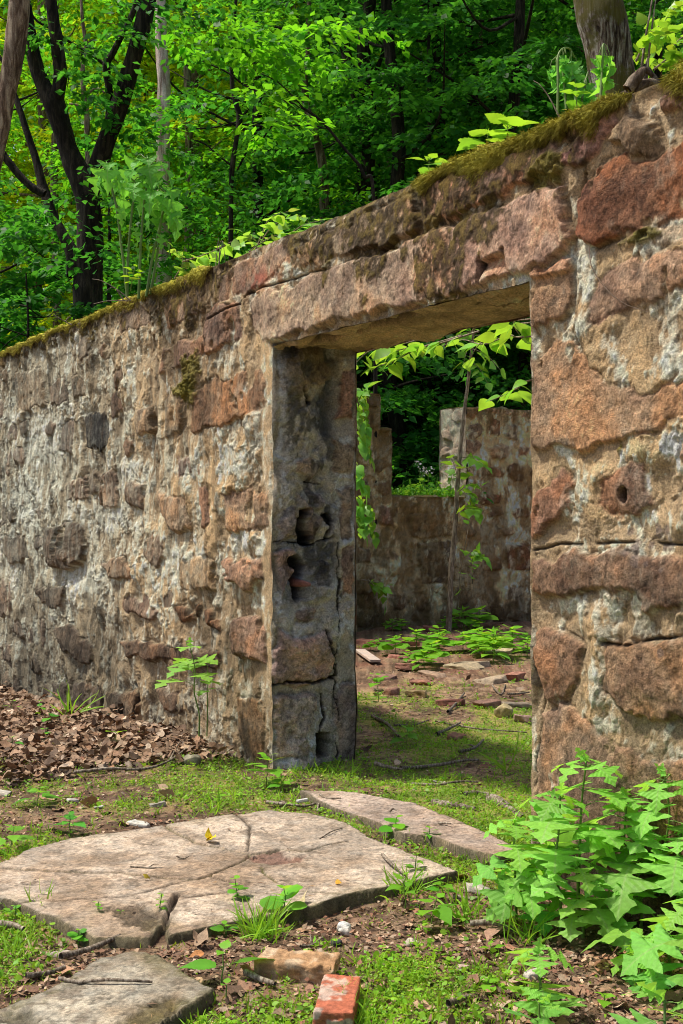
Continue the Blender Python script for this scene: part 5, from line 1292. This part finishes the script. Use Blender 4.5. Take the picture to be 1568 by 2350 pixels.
twigs('thin bare creeper stem running across the right pier', [[wp for wp in ((1352, 560), (1358, 610), (1385, 655), (1430, 695), (1500, 720), (1568, 745), (1620, 760))]], 4.25, .0016, M_BARK_P)

# ---- inside the ruin
def branchy(root, lf, line, L, n, seed, tpl=OVATE, r=.004, tint=(1, 1, 1), droop=.25, side=.5, upn=1.):
    g = np.random.default_rng(seed); S = catmull(line, 30); V, F = tube(S, r*np.linspace(1.2, .4, 30), 6, None, .1, seed); st = MB(); st.add(V, F); st.build('branch', M_BARK_M, root)
    for k in range(n):
        f = .12+.88*(k+.5)/n; j = min(28, int(f*29)); T = unit(S[j+1]-S[j]); s = 1 if k % 2 else -1
        sd = unit(np.cross(T, [0, 0, 1.]))*s
        d = unit(T*.5+sd*1.0+np.array([0, 0, -.25])+g.normal(size=3)*.25) if k < n-1 else T
        l = L*g.uniform(.7, 1.15); tw = r*.4
        leaves(lf, tpl, S[j]+d*.01, d, unit(np.array([0, 0, upn])+g.normal(size=3)*.45), l, g.uniform(.9, 1.15), droop*g.uniform(.5, 1.4), .15, .1, np.array(tint)*g.uniform(.6, 1.35)*np.array([g.uniform(.8, 1.4), 1, 1]), .03, seed+k)
def sapling():
    Y = 14.6; b = at(1029, 1448, Y)
    root = thing('sapling', 'slim pale sapling growing inside the ruin in front of the far wall', 'sapling', b)
    st = MB(); pts = [(1029, 1450), (1033, 1380), (1036, 1300), (1044, 1220), (1050, 1120), (1056, 1040), (1064, 960), (1074, 880), (1083, 800), (1090, 740)]
    P = np.array([at(x, y, Y-.02*i) for i, (x, y) in enumerate(pts)])-b; V, F = tube(P, np.linspace(.036, .014, len(P)), 12, 70, .12, 5); st.add(V, F)
    st.build('trunk', M_BARK_M, root)
    lf = MB(); br = MB(); i = 0
    for (a, e) in (((1088, 770), (1160, 790)), ((1088, 760), (1010, 800)), ((1085, 800), (1150, 850)), ((1090, 745), (1130, 735)), ((1060, 1050), (1115, 1070)), ((1053, 1110), (1035, 1050)), ((1050, 1130), (1110, 1110)), ((1046, 1180), (1090, 1170)), ((1086, 775), (1060, 850)), ((1080, 830), (1120, 880)), ((1087, 765), (1050, 745))):
        q = at(*a, Y)-b; w_ = at(*e, Y-.35)-b; i += 1
        branchy(root, lf, [q, (q+w_)/2+[0, 0, .05], w_], .17, 7, 600+i, OVATE if i < 5 or i > 8 else TEETH, tint=(1.1, 1.15, .8))
    lf.build('foliage', M_FRESH, root)
    return root
sapling()
def vine(name, label, lines, Y, L, seed, n=10, tint=(1, 1, 1), tpl=TEETH, cat='vine'):
    b = at(*lines[0][0], Y); root = thing(name, label, cat, b); lf = MB(); st = MB()
    for i, pts in enumerate(lines):
        P = [at(x, y, Y-.03*i)-b for x, y in pts]; branchy(root, lf, P, L, n, seed+i, tpl, .006, tint, .3)
    lf.build('foliage', M_FRESH, root); return root
vine('climbing_vine', 'bright green creeper hanging down the ruined wall stub just behind the left jamb', [[(822, 890), (832, 930), (838, 975), (845, 1030)], [(815, 930), (828, 980), (835, 1020), (850, 1050)], [(812, 1130), (830, 1150), (850, 1180), (862, 1235)], [(805, 1140), (825, 1180), (840, 1230)], [(812, 1050), (828, 1090), (838, 1130)], [(808, 880), (826, 900), (842, 890)], [(800, 900), (822, 950), (830, 990)]], 13.9, .17, 651, 14)
vine('climbing_vine', 'small creeper low on the far wall left side', [[(830, 1330), (855, 1335), (880, 1345), (885, 1400)], [(845, 1330), (868, 1350), (886, 1345)]], 14.3, .15, 671, 8)
vine('climbing_vine', 'thin creeper with pale leaves beside the sapling stem', [[(1060, 1440), (1052, 1380), (1060, 1290), (1080, 1180), (1075, 1100), (1080, 1050)], [(1085, 1340), (1083, 1290), (1095, 1262)], [(1075, 1270), (1090, 1265), (1115, 1285)], [(1066, 1130), (1085, 1140), (1098, 1180)]], 14.9, .16, 681, 9, (1.1, 1.1, .8))
def canopy_branch():
    # low branches of a young tree that stands behind the right pier and reaches across the doorway
    b = un(-3.3, 2.2); b[2] = float(gz(b[0], b[1])); root = thing('young_tree', 'young tree behind the right pier with leafy branches across the top of the doorway', 'tree', b)
    tr = MB(); V, F = tube([[0, 0, -.05], [.03, 0, 1.2], [-.02, .03, 2.4], [.02, .05, 3.2]], [.05, .045, .035, .02], 12, 40, .1, 3); tr.add(V, F); tr.build('trunk', M_BARK_M, root)
    lf = MB(); br = MB(); top = np.array([-.02, .03, 2.2]); k = 0
    for (line, Y0, Y1) in (([(1225, 740), (1190, 745), (1140, 765), (1100, 790), (1075, 830)], 7.0, 8.4), ([(1240, 770), (1170, 770), (1110, 790), (1060, 780), (1000, 800)], 7.0, 9.0), ([(1240, 730), (1180, 740), (1200, 780)], 6.8, 7.6),
                           ([(1230, 870), (1190, 890), (1160, 905), (1125, 920)], 7.2, 7.8), ([(1100, 760), (1000, 790), (930, 800), (880, 815)], 8.2, 9.2), ([(1060, 770), (960, 800), (900, 830), (850, 845)], 8.4, 9.2), ([(1000, 770), (920, 790), (850, 805), (815, 835)], 8.6, 9.3)):
        k += 1; P = [at(x, y, lerp(Y0, Y1, i/(len(line)-1)))-b for i, (x, y) in enumerate(line)]
        if line[0][0] > 1200: P = [top+[0, 0, .12*k-.3], (top+P[0])/2+[0, 0, .1]]+P
        branchy(root, lf, P, .145, 13, 700+k, OVATE, .006, (1., 1.1, .75), .35)
    lf.build('foliage', M_FRESH, root)
canopy_branch()
def flowers():
    b = un(6.85, 5.75, 1.585); root = thing('white_wildflower', 'tall white-flowered weed on the window sill of the far wall', 'wildflower', b); g = np.random.default_rng(9); st = MB(); lf = MB(); fl = MB()
    for i in range(13):
        p = np.array([g.uniform(-.5, .25), g.uniform(-.15, .1), 0]); h = g.uniform(.15, .48) if p[0] > -.25 else g.uniform(.06, .2)
        P = [p, p+[g.normal()*.02, 0, h*.5], p+[g.normal()*.04, 0, h]]; V, F = tube(P, .004, 5, 12); st.add(V, F)
        n = 12; t = g.uniform(0, .8, n)[:, None]; leaves(lf, OVATE, p+(P[2]-p)*t, rand_dir(n, g, .3, .4), rand_dir(n, g, 1), g.uniform(.05, .10, n), .8, .3, .1, 0, (1.4, 1.2, 1.))
        if h > .28:
            n = 26; c = P[2]+g.normal(size=(n, 3))*[.035, .035, .022]; leaves(fl, ROUND, c, rand_dir(n, g), rand_dir(n, g), .018, 1., .1, 0, 0, (.8, .78, .8)); fl.build('flower', M_PEBBLE, root); fl = MB()
    n = 500; p = np.stack([g.uniform(-.75, .3, n), g.uniform(-.2, .15, n), g.uniform(0, .09, n)], 1); leaves(lf, OVATE, p, rand_dir(n, g, .5), rand_dir(n, g, .6), g.uniform(.03, .08, n), 1., .3, .1, 0, (1.5, 1.25, .9))
    st.build('stem', M_STEM, root); lf.build('foliage', M_FRESH, root)
flowers()
g = np.random.default_rng(88); LB = ['broad-leaved seedling on the sunlit ruin floor', 'toothed weed on the sunlit ruin floor']
pro = {}
for i in range(38):
    px, py = g.uniform(822, 1235), g.choice([1445, 1465, 1490, 1515])+g.normal()*12
    if py > 1500 and px < 900: continue
    p = gp(px, py, float(gz(*gp(px, py)[:2]))); k = i % 2; u_, n_ = to_un(p[0], p[1])
    if u_ > 6.5: p = p-DW*(u_-6.4); p[2] = float(gz(p[0], p[1]))
    if k not in pro: pro[k] = herb('seedling' if k == 0 else 'weed', LB[k], 'small plant', p, .17, 5, .16, 900+k, (0, 0), ROUND if k == 0 else TEETH, M_FRESH, .3, .004, (1.1, 1.12, .75), group=['seedlings on the ruin floor', 'weeds on the ruin floor'][k], elev=.25)
    else: copy_thing(pro[k], p, g.uniform(0, 6.28), g.uniform(.35, 1.4))
# ================================================================== woodland
def spray_leaves(mb, c, az, s, n, L, g, tint, slope=-.15, tpl=RHOMB, flat=.45):
    """one flat, drooping spray of leaves like a beech or maple twig."""
    t = g.uniform(0, 1, n)**.8; w = (g.uniform(-1, 1, n))*(1-t*.75)*.62
    w = np.round(w*4)/4+g.normal(size=n)*.05
    ca, sa = math.cos(az), math.sin(az)
    fx = np.array([ca, sa, 0]); sx = np.array([-sa, ca, 0])
    P = c+(t*s)[:, None]*fx+(w*s)[:, None]*sx
    P[:, 2] += slope*t*s-.18*s*(w**2+t**2)+g.normal(size=n)*.035*s
    A = fx*(.5+.3*g.normal(size=(n, 1)))+sx*(np.sign(w)*1.)[:, None]+g.normal(size=(n, 3))*.35; A[:, 2] -= .3
    Nn = g.normal(size=(n, 3))*flat; Nn[:, 2] += 1
    leaves(mb, tpl, P, A, Nn, L*g.uniform(.65, 1.2, n), g.uniform(.9, 1.25, n), .12, .15, 0, tint*g.uniform(.65, 1.35, (n, 1)))
def crown_mesh(name, mat, z0, z1, R, nsp, nl, L, seed, sp=(.8, 1.6), low=.7):
    g = np.random.default_rng(seed); mb = MB()
    for i in range(nsp):
        f = g.uniform(); z = z0+(z1-z0)*f; rr = R*(low+(1-low)*math.sin(math.pi*min(1, f*1.1)))*g.uniform(.1, 1.)**.6; az = g.uniform(0, 6.283)
        c = np.array([math.cos(az)*rr, math.sin(az)*rr, z+.0*rr])
        spray_leaves(mb, c, az+g.normal()*.5, g.uniform(*sp), nl, L, g, lerp(np.array([.65, .8, .9]), np.array([1.35, 1.15, .8]), g.uniform()), g.uniform(-.4, .1))
    return mb.build(name, mat)
def wood_tree(name, label, cat, group, loc, H, r, mat_f, mat_b, z0, z1, R, nsp, nl, L, seed, sp=(.8, 1.6), lean=(0, 0)):
    root = thing(name, label, cat, loc, group); g = np.random.default_rng(seed)
    P = np.array([[lean[0]*t**1.2*H+g.normal()*.12*(0 < t < 1)*r*8, lean[1]*t*H+g.normal()*.1*(0 < t < 1)*r*8, -.3+t*(H+.3)] for t in np.linspace(0, 1, 7)])
    tb = MB(); V, F = tube(P, r*np.array([1.35, 1.05, .95, .85, .7, .5, .25]), 12, 50, .10, seed); tb.add(V, F)
    for i in range(14):
        f = g.uniform(.18, .95); q = P[0]+0; j = f*6; a = int(j); q = lerp(P[a], P[min(6, a+1)], j-a); az = g.uniform(0, 6.28); l = R*g.uniform(.6, 1.)
        e = q+[math.cos(az)*l, math.sin(az)*l, l*g.uniform(.05, .6)]; m = (q+e)/2+g.normal(size=3)*.12*l; m[2] -= .05*l
        V, F = tube([q, m, e], [r*.28, r*.18, r*.05], 6, 14, .1, i); tb.add(V, F)
    t_ = tb.build('trunk', mat_b); t_.parent = root
    c = crown_mesh('crown', mat_f, z0, z1, R, nsp, nl, L, seed+9, sp); c.parent = root
    return root
def loc_at(px, Y):
    x = (px-CX)/FPX*Y; return (x, Y, float(gz(x, Y)))
def place(src, px, Y, rz, sc, label=None):
    return copy_thing(src, loc_at(px, Y), rz, sc, label)
# --- prototypes, each placed first where it stands
G1, G2, G3, G4 = 'sunlit trees deep in the wood', 'half-shaded trees in the wood', 'dark evergreen-looking trees in the wood', 'young understorey trees beyond the wall'
LB1 = 'sunlit yellow-green broadleaf tree deep in the wood'
LB2 = 'mid green broadleaf tree with layered sprays in the wood'
LB3 = 'dark shaded broadleaf tree in the wood behind the lintel'
LB4 = 'low leafy understorey tree just beyond the wall head'
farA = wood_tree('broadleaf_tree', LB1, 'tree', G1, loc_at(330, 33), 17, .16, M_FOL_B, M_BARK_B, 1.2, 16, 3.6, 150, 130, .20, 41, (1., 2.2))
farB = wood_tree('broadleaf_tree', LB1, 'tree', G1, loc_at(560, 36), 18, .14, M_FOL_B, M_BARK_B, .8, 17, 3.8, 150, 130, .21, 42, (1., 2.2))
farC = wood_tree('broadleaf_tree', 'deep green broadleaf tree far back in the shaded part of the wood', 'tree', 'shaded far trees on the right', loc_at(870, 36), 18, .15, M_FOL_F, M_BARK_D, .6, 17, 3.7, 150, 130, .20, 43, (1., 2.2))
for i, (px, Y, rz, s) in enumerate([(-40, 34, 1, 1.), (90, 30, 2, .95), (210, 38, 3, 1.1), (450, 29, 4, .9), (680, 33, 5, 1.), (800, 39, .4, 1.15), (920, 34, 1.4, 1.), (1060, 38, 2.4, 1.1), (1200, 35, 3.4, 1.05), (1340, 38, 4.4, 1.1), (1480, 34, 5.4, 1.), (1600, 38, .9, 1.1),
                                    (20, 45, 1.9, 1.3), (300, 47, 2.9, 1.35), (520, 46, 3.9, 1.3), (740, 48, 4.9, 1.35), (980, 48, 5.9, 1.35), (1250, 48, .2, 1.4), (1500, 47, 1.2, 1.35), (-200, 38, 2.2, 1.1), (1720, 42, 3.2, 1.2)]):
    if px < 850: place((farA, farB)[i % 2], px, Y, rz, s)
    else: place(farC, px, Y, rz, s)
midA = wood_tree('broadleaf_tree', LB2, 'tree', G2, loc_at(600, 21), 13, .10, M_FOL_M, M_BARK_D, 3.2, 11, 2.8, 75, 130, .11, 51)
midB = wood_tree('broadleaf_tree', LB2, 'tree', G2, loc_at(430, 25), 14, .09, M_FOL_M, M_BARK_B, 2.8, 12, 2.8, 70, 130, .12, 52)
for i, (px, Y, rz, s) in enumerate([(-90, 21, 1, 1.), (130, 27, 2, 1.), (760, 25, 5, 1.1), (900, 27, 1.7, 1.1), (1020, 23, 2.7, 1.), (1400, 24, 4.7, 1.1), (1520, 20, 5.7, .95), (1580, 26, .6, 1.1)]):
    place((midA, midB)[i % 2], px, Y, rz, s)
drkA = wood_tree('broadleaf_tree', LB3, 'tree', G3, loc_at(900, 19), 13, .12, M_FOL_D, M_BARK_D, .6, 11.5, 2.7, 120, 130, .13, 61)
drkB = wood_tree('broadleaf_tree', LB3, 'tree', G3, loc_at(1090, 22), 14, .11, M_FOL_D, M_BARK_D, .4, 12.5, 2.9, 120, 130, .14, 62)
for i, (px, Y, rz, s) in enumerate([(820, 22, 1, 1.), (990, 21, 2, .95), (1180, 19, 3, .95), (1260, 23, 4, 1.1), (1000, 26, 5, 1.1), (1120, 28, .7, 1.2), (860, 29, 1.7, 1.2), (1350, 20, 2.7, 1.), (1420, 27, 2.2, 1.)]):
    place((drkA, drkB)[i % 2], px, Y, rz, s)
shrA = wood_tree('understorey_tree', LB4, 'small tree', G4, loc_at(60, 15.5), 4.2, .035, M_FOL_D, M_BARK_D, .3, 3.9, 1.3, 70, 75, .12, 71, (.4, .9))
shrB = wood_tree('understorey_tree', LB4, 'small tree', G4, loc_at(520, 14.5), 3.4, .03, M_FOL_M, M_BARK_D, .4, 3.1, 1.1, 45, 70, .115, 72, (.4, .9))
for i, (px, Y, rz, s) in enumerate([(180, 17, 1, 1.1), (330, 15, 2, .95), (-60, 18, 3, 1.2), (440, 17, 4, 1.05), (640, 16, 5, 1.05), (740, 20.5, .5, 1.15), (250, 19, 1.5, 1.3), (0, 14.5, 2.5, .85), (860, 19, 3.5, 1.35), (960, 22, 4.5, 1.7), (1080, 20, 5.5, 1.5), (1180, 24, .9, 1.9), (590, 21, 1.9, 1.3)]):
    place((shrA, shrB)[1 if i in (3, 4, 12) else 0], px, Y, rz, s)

# --- trees one can tell apart: limbs traced from the photograph and set at their depth
def limb_tree(name, label, Y, limbs, mat, seed, base=None, leafs=(), lmat=None, L=.12, cat='tree', sides=14, dz=.0):
    bx, by = limbs[0][0][0], limbs[0][0][1]
    x0 = (bx-CX)/FPX*Y; b = np.array([x0, Y, float(gz(x0, Y))]) if base is None else np.array(base, float)
    root = thing(name, label, cat, b); tr = MB(); g = np.random.default_rng(seed)
    for i, lb in enumerate(limbs):
        yo = 0 if i == 0 else g.uniform(-.5, .5)
        P = []; R = []
        for j, (px, py, w_) in enumerate(lb):
            P.append(at(px, py, Y+yo*j/len(lb))-b); R.append(w_*.5/FPX*Y)
        if i == 0: P = [np.array([P[0][0], 0, -.2])]+P; R = [R[0]*1.25]+R
        V, F = tube(P, R, sides if R[0] > .03 else 8, 14*len(P), .10, seed+i)
        if i == 0: tr.add(V, F)
        else: br = MB(); br.add(V, F); br.build('limb', mat, root)
    tr.build('trunk', mat, root)
    if leafs:
        lf = MB()
        for (px, py, sx, sy, n, az) in leafs:
            for k in range(n):
                c = at(px+g.normal()*sx, py+g.normal()*sy, Y+g.uniform(-1.2, 1.2))-b
                spray_leaves(lf, c, az+g.normal()*.7 if az is not None else g.uniform(0, 6.28), g.uniform(.5, 1.), 60, L, g, lerp(np.array([.7, .85, .9]), np.array([1.3, 1.15, .8]), g.uniform()), g.uniform(-.3, .15))
        lf.build('crown', lmat, root)
    return root
h2 = lambda L_: [(x/2, y/2, w_/2) for x, y, w_ in L_]
limb_tree('maple_tree', 'big dark many-stemmed tree beyond the left wall head', 15.5, [
  h2([(410, 1700, 150), (405, 1400, 135), (408, 1250, 130), (412, 1100, 118), (405, 950, 112), (385, 850, 120), (340, 760, 105), (310, 680, 92), (285, 590, 95), (250, 480, 100), (205, 400, 72), (160, 280, 66), (135, 150, 62), (118, 40, 58), (105, -60, 55), (90, -260, 48), (80, -600, 30)]),
  h2([(255, 500, 60), (265, 430, 62), (278, 340, 60), (265, 220, 58), (248, 110, 56), (235, 0, 54), (225, -120, 50), (230, -500, 30)]),
  h2([(410, 880, 90), (450, 760, 90), (490, 640, 84), (530, 540, 82), (560, 450, 82), (595, 330, 80), (630, 200, 76), (660, 90, 78), (680, 0, 76), (700, -100, 70), (740, -500, 40)]),
  h2([(500, 580, 40), (503, 500, 34), (500, 400, 34), (488, 300, 36), (520, 240, 30), (560, 160, 28), (605, 70, 26), (630, 0, 24), (650, -80, 20)]),
  h2([(486, 300, 18), (440, 265, 15), (380, 225, 13), (310, 185, 12), (240, 135, 11), (170, 95, 10), (140, 40, 9), (130, -60, 7)]),
  h2([(350, 1260, 90), (330, 1160, 62), (290, 1080, 50), (245, 990, 44), (215, 910, 46), (195, 850, 44), (165, 730, 36), (125, 610, 32), (90, 500, 28), (62, 420, 26), (40, 330, 20), (-40, 200, 14)]),
  h2([(205, 890, 36), (150, 860, 36), (95, 810, 34), (50, 755, 34), (10, 700, 32), (-30, 620, 28), (-120, 500, 20)]),
  h2([(400, 215, 8), (350, 290, 6), (318, 350, 5), (310, 400, 4)]),
 ], M_BARK_D, 801, leafs=[(180, 180, 60, 60, 7, None), (230, 420, 50, 40, 8, 0), (150, 500, 50, 40, 6, None), (260, 300, 40, 50, 7, 0), (210, 600, 50, 30, 5, None), (330, 30, 60, 25, 7, 0), (100, 90, 60, 50, 6, None), (110, 470, 40, 40, 4, None)], lmat=M_FOL_D, L=.12)
limb_tree('leaning_tree', 'brown ridged trunk cut by the upper left corner', 13.4, [h2([(-260, 1700, 120), (-180, 1300, 100), (-90, 950, 84), (-30, 760, 74), (5, 600, 72), (28, 450, 82), (55, 300, 92), (75, 150, 96), (88, 0, 98), (100, -120, 96), (130, -500, 80)])], M_BARK_B, 811, base=at(-130, 1640, 13.4)*[1, 1, 0]+[0, 0, .2])
limb_tree('pale_tree', 'straight pale pinkish trunk lit by the sun in the left wood', 19, [h2([(752, 1500, 76), (752, 1300, 72), (752, 1050, 66), (750, 800, 62), (748, 500, 62), (752, 400, 60), (742, 200, 54), (735, 0, 50), (730, -200, 46)])], M_BARK_P, 821)
limb_tree('slim_tree', 'slim brown curving trunk between the big dark tree forks', 19, [h2([(410, 1200, 24), (405, 800, 24), (400, 640, 24), (398, 520, 26), (385, 440, 24), (380, 300, 22), (398, 240, 20), (380, 100, 16), (370, -40, 12)]), h2([(385, 500, 12), (350, 480, 11), (318, 475, 9)]), h2([(395, 440, 10), (440, 405, 12), (480, 425, 9)])], M_BARK_B, 831)
limb_tree('slim_tree', 'thin dark s-curved trunk left of the picture middle', 18, [h2([(1060, 1100, 22), (1062, 860, 22), (1068, 750, 24), (1085, 640, 22), (1100, 540, 28), (1085, 480, 24), (1068, 400, 22), (1065, 280, 22), (1075, 100, 16), (1090, -60, 12)]), h2([(1062, 760, 10), (1000, 710, 8), (940, 660, 7), (880, 640, 5)]), h2([(1090, 780, 8), (1120, 720, 9), (1150, 660, 8), (1165, 630, 5)]),
   h2([(1100, 570, 10), (1250, 580, 9), (1420, 575, 7), (1500, 590, 5)]), h2([(1085, 560, 8), (980, 585, 7), (850, 590, 6), (780, 590, 4)])], M_BARK_D, 841)
limb_tree('slim_tree', 'grey-brown bent trunk above the left end of the lintel', 20, [h2([(1480, 1300, 44), (1490, 1000, 46), (1485, 800, 44), (1465, 680, 40), (1430, 560, 36), (1405, 480, 34), (1400, 380, 32), (1410, 280, 26), (1415, 100, 22), (1425, -60, 16)])], M_BARK_B, 851)
limb_tree('slim_tree', 'long thin arching bough crossing the middle of the wood', 15, [[(860, 520, 9), (835, 400, 8), (790, 340, 7), (740, 280, 6), (690, 245, 6), (640, 228, 5), (570, 200, 5), (520, 165, 4), (465, 140, 3)], [(700, 250, 3), (640, 190, 3), (580, 160, 2)]], M_BARK_D, 861,
   leafs=[(520, 90, 60, 22, 7, 0), (600, 125, 50, 20, 6, 0), (420, 60, 40, 20, 4, 0), (700, 60, 30, 30, 4, None), (640, 260, 60, 30, 3, 0)], lmat=M_FOL_M, L=.13)
limb_tree('slim_tree', 'broad dark trunk behind the middle of the lintel', 21, [[(850, 900, 42), (850, 500, 36), (845, 400, 34), (848, 250, 32), (835, 120, 30), (850, 0, 28), (855, -60, 26)], [(845, 260, 14), (815, 170, 12), (790, 90, 10), (770, 20, 8)], [(850, 200, 12), (880, 120, 10), (905, 60, 9), (930, 10, 7)]], M_BARK_D, 871)
limb_tree('slim_tree', 'very thin straight black trunk right of the broad dark one', 20, [[(985, 900, 10), (985, 400, 9), (986, 250, 9), (984, 100, 7), (985, -40, 5)]], M_BARK_D, 881)
limb_tree('slim_tree', 'grey trunk with bark ridges above the lintel moss', 22, [[(1092, 900, 22), (1093, 400, 20), (1095, 250, 19), (1100, 120, 17), (1097, 0, 16), (1098, -50, 14)]], M_BARK_G, 891)
limb_tree('slim_tree', 'pale sunlit leaning trunk left of the grey trunk on the wall', 26, [[(1135, 900, 15), (1145, 300, 13), (1155, 200, 13), (1172, 90, 12), (1195, 0, 10), (1205, -40, 9)]], M_BARK_P, 901)
limb_tree('ash_tree', 'light grey mossy-barked trunk rising behind the right end of the wall', 5.55, [[(1440, 900, 130), (1425, 500, 122), (1418, 330, 118), (1415, 225, 108), (1404, 170, 104), (1398, 120, 106), (1392, 80, 112), (1382, 40, 116), (1372, 0, 106), (1362, -60, 98), (1350, -200, 90)], [(1440, 200, 22), (1436, 120, 18), (1428, 40, 14), (1420, -20, 10)]], M_BARK_G, 911, sides=28)
# roots and stubs on the wall head where the trunk leans on it
tw = MB(); b = at(1470, 190, 4.6)
for k, ln in enumerate(([(1440, 205), (1460, 180), (1480, 160), (1500, 175)], [(1450, 215), (1475, 195), (1500, 190), (1530, 200)], [(1462, 210), (1478, 178), (1472, 155)], [(1430, 225), (1450, 215), (1475, 212)])):
    V, F = tube([at(x, y, 4.62+.03*k)-b for x, y in ln], [.022, .02, .014, .006][:len(ln)], 8, 24, .3, k); tw.add(V, F)
o = tw.build('root', M_BARK_B); o.location = tuple(b); tag(o, 'gnarled brown root tangle on the wall head beside the grey trunk', 'root')
# bright leafy bough just beyond the wall head, by the left end of the lintel
def bough(name, label, base, lines, Y, L, seed, n=16, mat=M_FRESH, tint=(1, 1, 1), tpl=OVATE):
    b = np.array(base, float); b[2] = float(gz(b[0], b[1])); root = thing(name, label, 'small tree', b); tr = MB(); lf = MB(); br = MB()
    m = at(*lines[0][0], Y)-b; V, F = tube([[0, 0, -.1], m*[.3, .3, .45], m*[.7, .7, .8], m], [.035, .03, .022, .012], 8, 30, .1, seed); tr.add(V, F); tr.build('trunk', M_BARK_D, root)
    for i, pts in enumerate(lines): branchy(root, lf, [at(x, y, Y-.15*i*(-1)**i)-b for x, y in pts], L, n, seed+i, tpl, .005, tint, .3)
    lf.build('foliage', mat, root); return root
bough('young_tree', 'young tree whose pale bright leaves show above the wall head left of the lintel', un(2.4, 1.5), [[(560, 640), (600, 540), (620, 500), (660, 485)], [(570, 610), (620, 525), (680, 495), (715, 515)], [(550, 640), (560, 590), (620, 545), (660, 540)], [(430, 640), (470, 600), (520, 570), (560, 560)], [(420, 600), (480, 580), (540, 550)], [(560, 620), (590, 560), (560, 535)], [(640, 560), (690, 520), (740, 505)], [(400, 640), (420, 600), (400, 570)]], 9.6, .125, 951, 15, tint=(1.2, 1.1, 1.6))
bough('young_tree', 'young tree with bright leaves behind the grey trunk at the right edge', un(-3.4, 1.4), [[(1480, 150), (1510, 90), (1540, 70)], [(1470, 170), (1500, 110), (1480, 60)], [(1500, 160), (1540, 130), (1580, 120)], [(1500, 130), (1530, 40), (1560, 10)], [(1460, 140), (1480, 100), (1520, 50)], [(1520, 150), (1550, 100), (1600, 60)]], 5.9, .09, 971, 18, tint=(1.1, 1.1, .7), tpl=TEETH)
# far wood as one mass closing the view
def far_wood():
    g = np.random.default_rng(99); mb = MB()
    for i in range(900):
        px = g.uniform(-350, 1950); Y = g.uniform(52, 75); z = g.uniform(2, 33)
        c = np.array([(px-CX)/FPX*Y, Y, z]); spray_leaves(mb, c, g.uniform(0, 6.28), g.uniform(2.5, 5.), 90, .5, g, lerp(np.array([.5, .7, .8]), np.array([1.2, 1.1, .8]), g.uniform()))
    tag(mb.build('far_wood', M_FOL_M), kind='stuff')
far_wood()
# ================================================================== camera, light, render
cam = bpy.data.cameras.new('camera'); co = bpy.data.objects.new('camera', cam); C.objects.link(co)
co.location = (0, 0, EYE); co.rotation_euler = (math.radians(90), 0, 0)
cam.sensor_fit = 'HORIZONTAL'; cam.sensor_width = 24.; cam.lens = FPX/1568*24; cam.clip_end = 2000; cam.clip_start = .05
bpy.context.scene.camera = co
SD = Vector((-.52, .10, 1.04)).normalized()
elev = math.asin(SD.z); azi = math.atan2(SD.x, SD.y)
sl = bpy.data.lights.new('sun', 'SUN'); sl.energy = SUN_E; sl.angle = math.radians(3.5); sl.color = (1., .93, .80)
so = bpy.data.objects.new('sun', sl); C.objects.link(so); so.rotation_euler = SD.to_track_quat('Z', 'Y').to_euler(); so.location = (-8, 1, 12)
w = bpy.data.worlds.new('World'); bpy.context.scene.world = w; w.use_nodes = True
nt = w.node_tree; bg = nt.nodes['Background']
sk = nt.nodes.new('ShaderNodeTexSky'); sk.sky_type = 'NISHITA'; sk.sun_disc = False; sk.sun_elevation = elev; sk.sun_rotation = azi; sk.dust_density = 4.; sk.air_density = 1.; sk.ozone_density = .6
nt.links.new(sk.outputs[0], bg.inputs[0]); bg.inputs[1].default_value = SKY_E
sc = bpy.context.scene
sc.view_settings.view_transform = 'Standard'; sc.view_settings.look = 'None'; sc.view_settings.exposure = 0
sc.cycles.max_bounces = 7; sc.cycles.diffuse_bounces = 4; sc.cycles.transmission_bounces = 5; sc.cycles.use_denoising = True; sc.cycles.filter_width = 1.0
sc.cycles.use_adaptive_sampling = True; sc.cycles.adaptive_threshold = .02
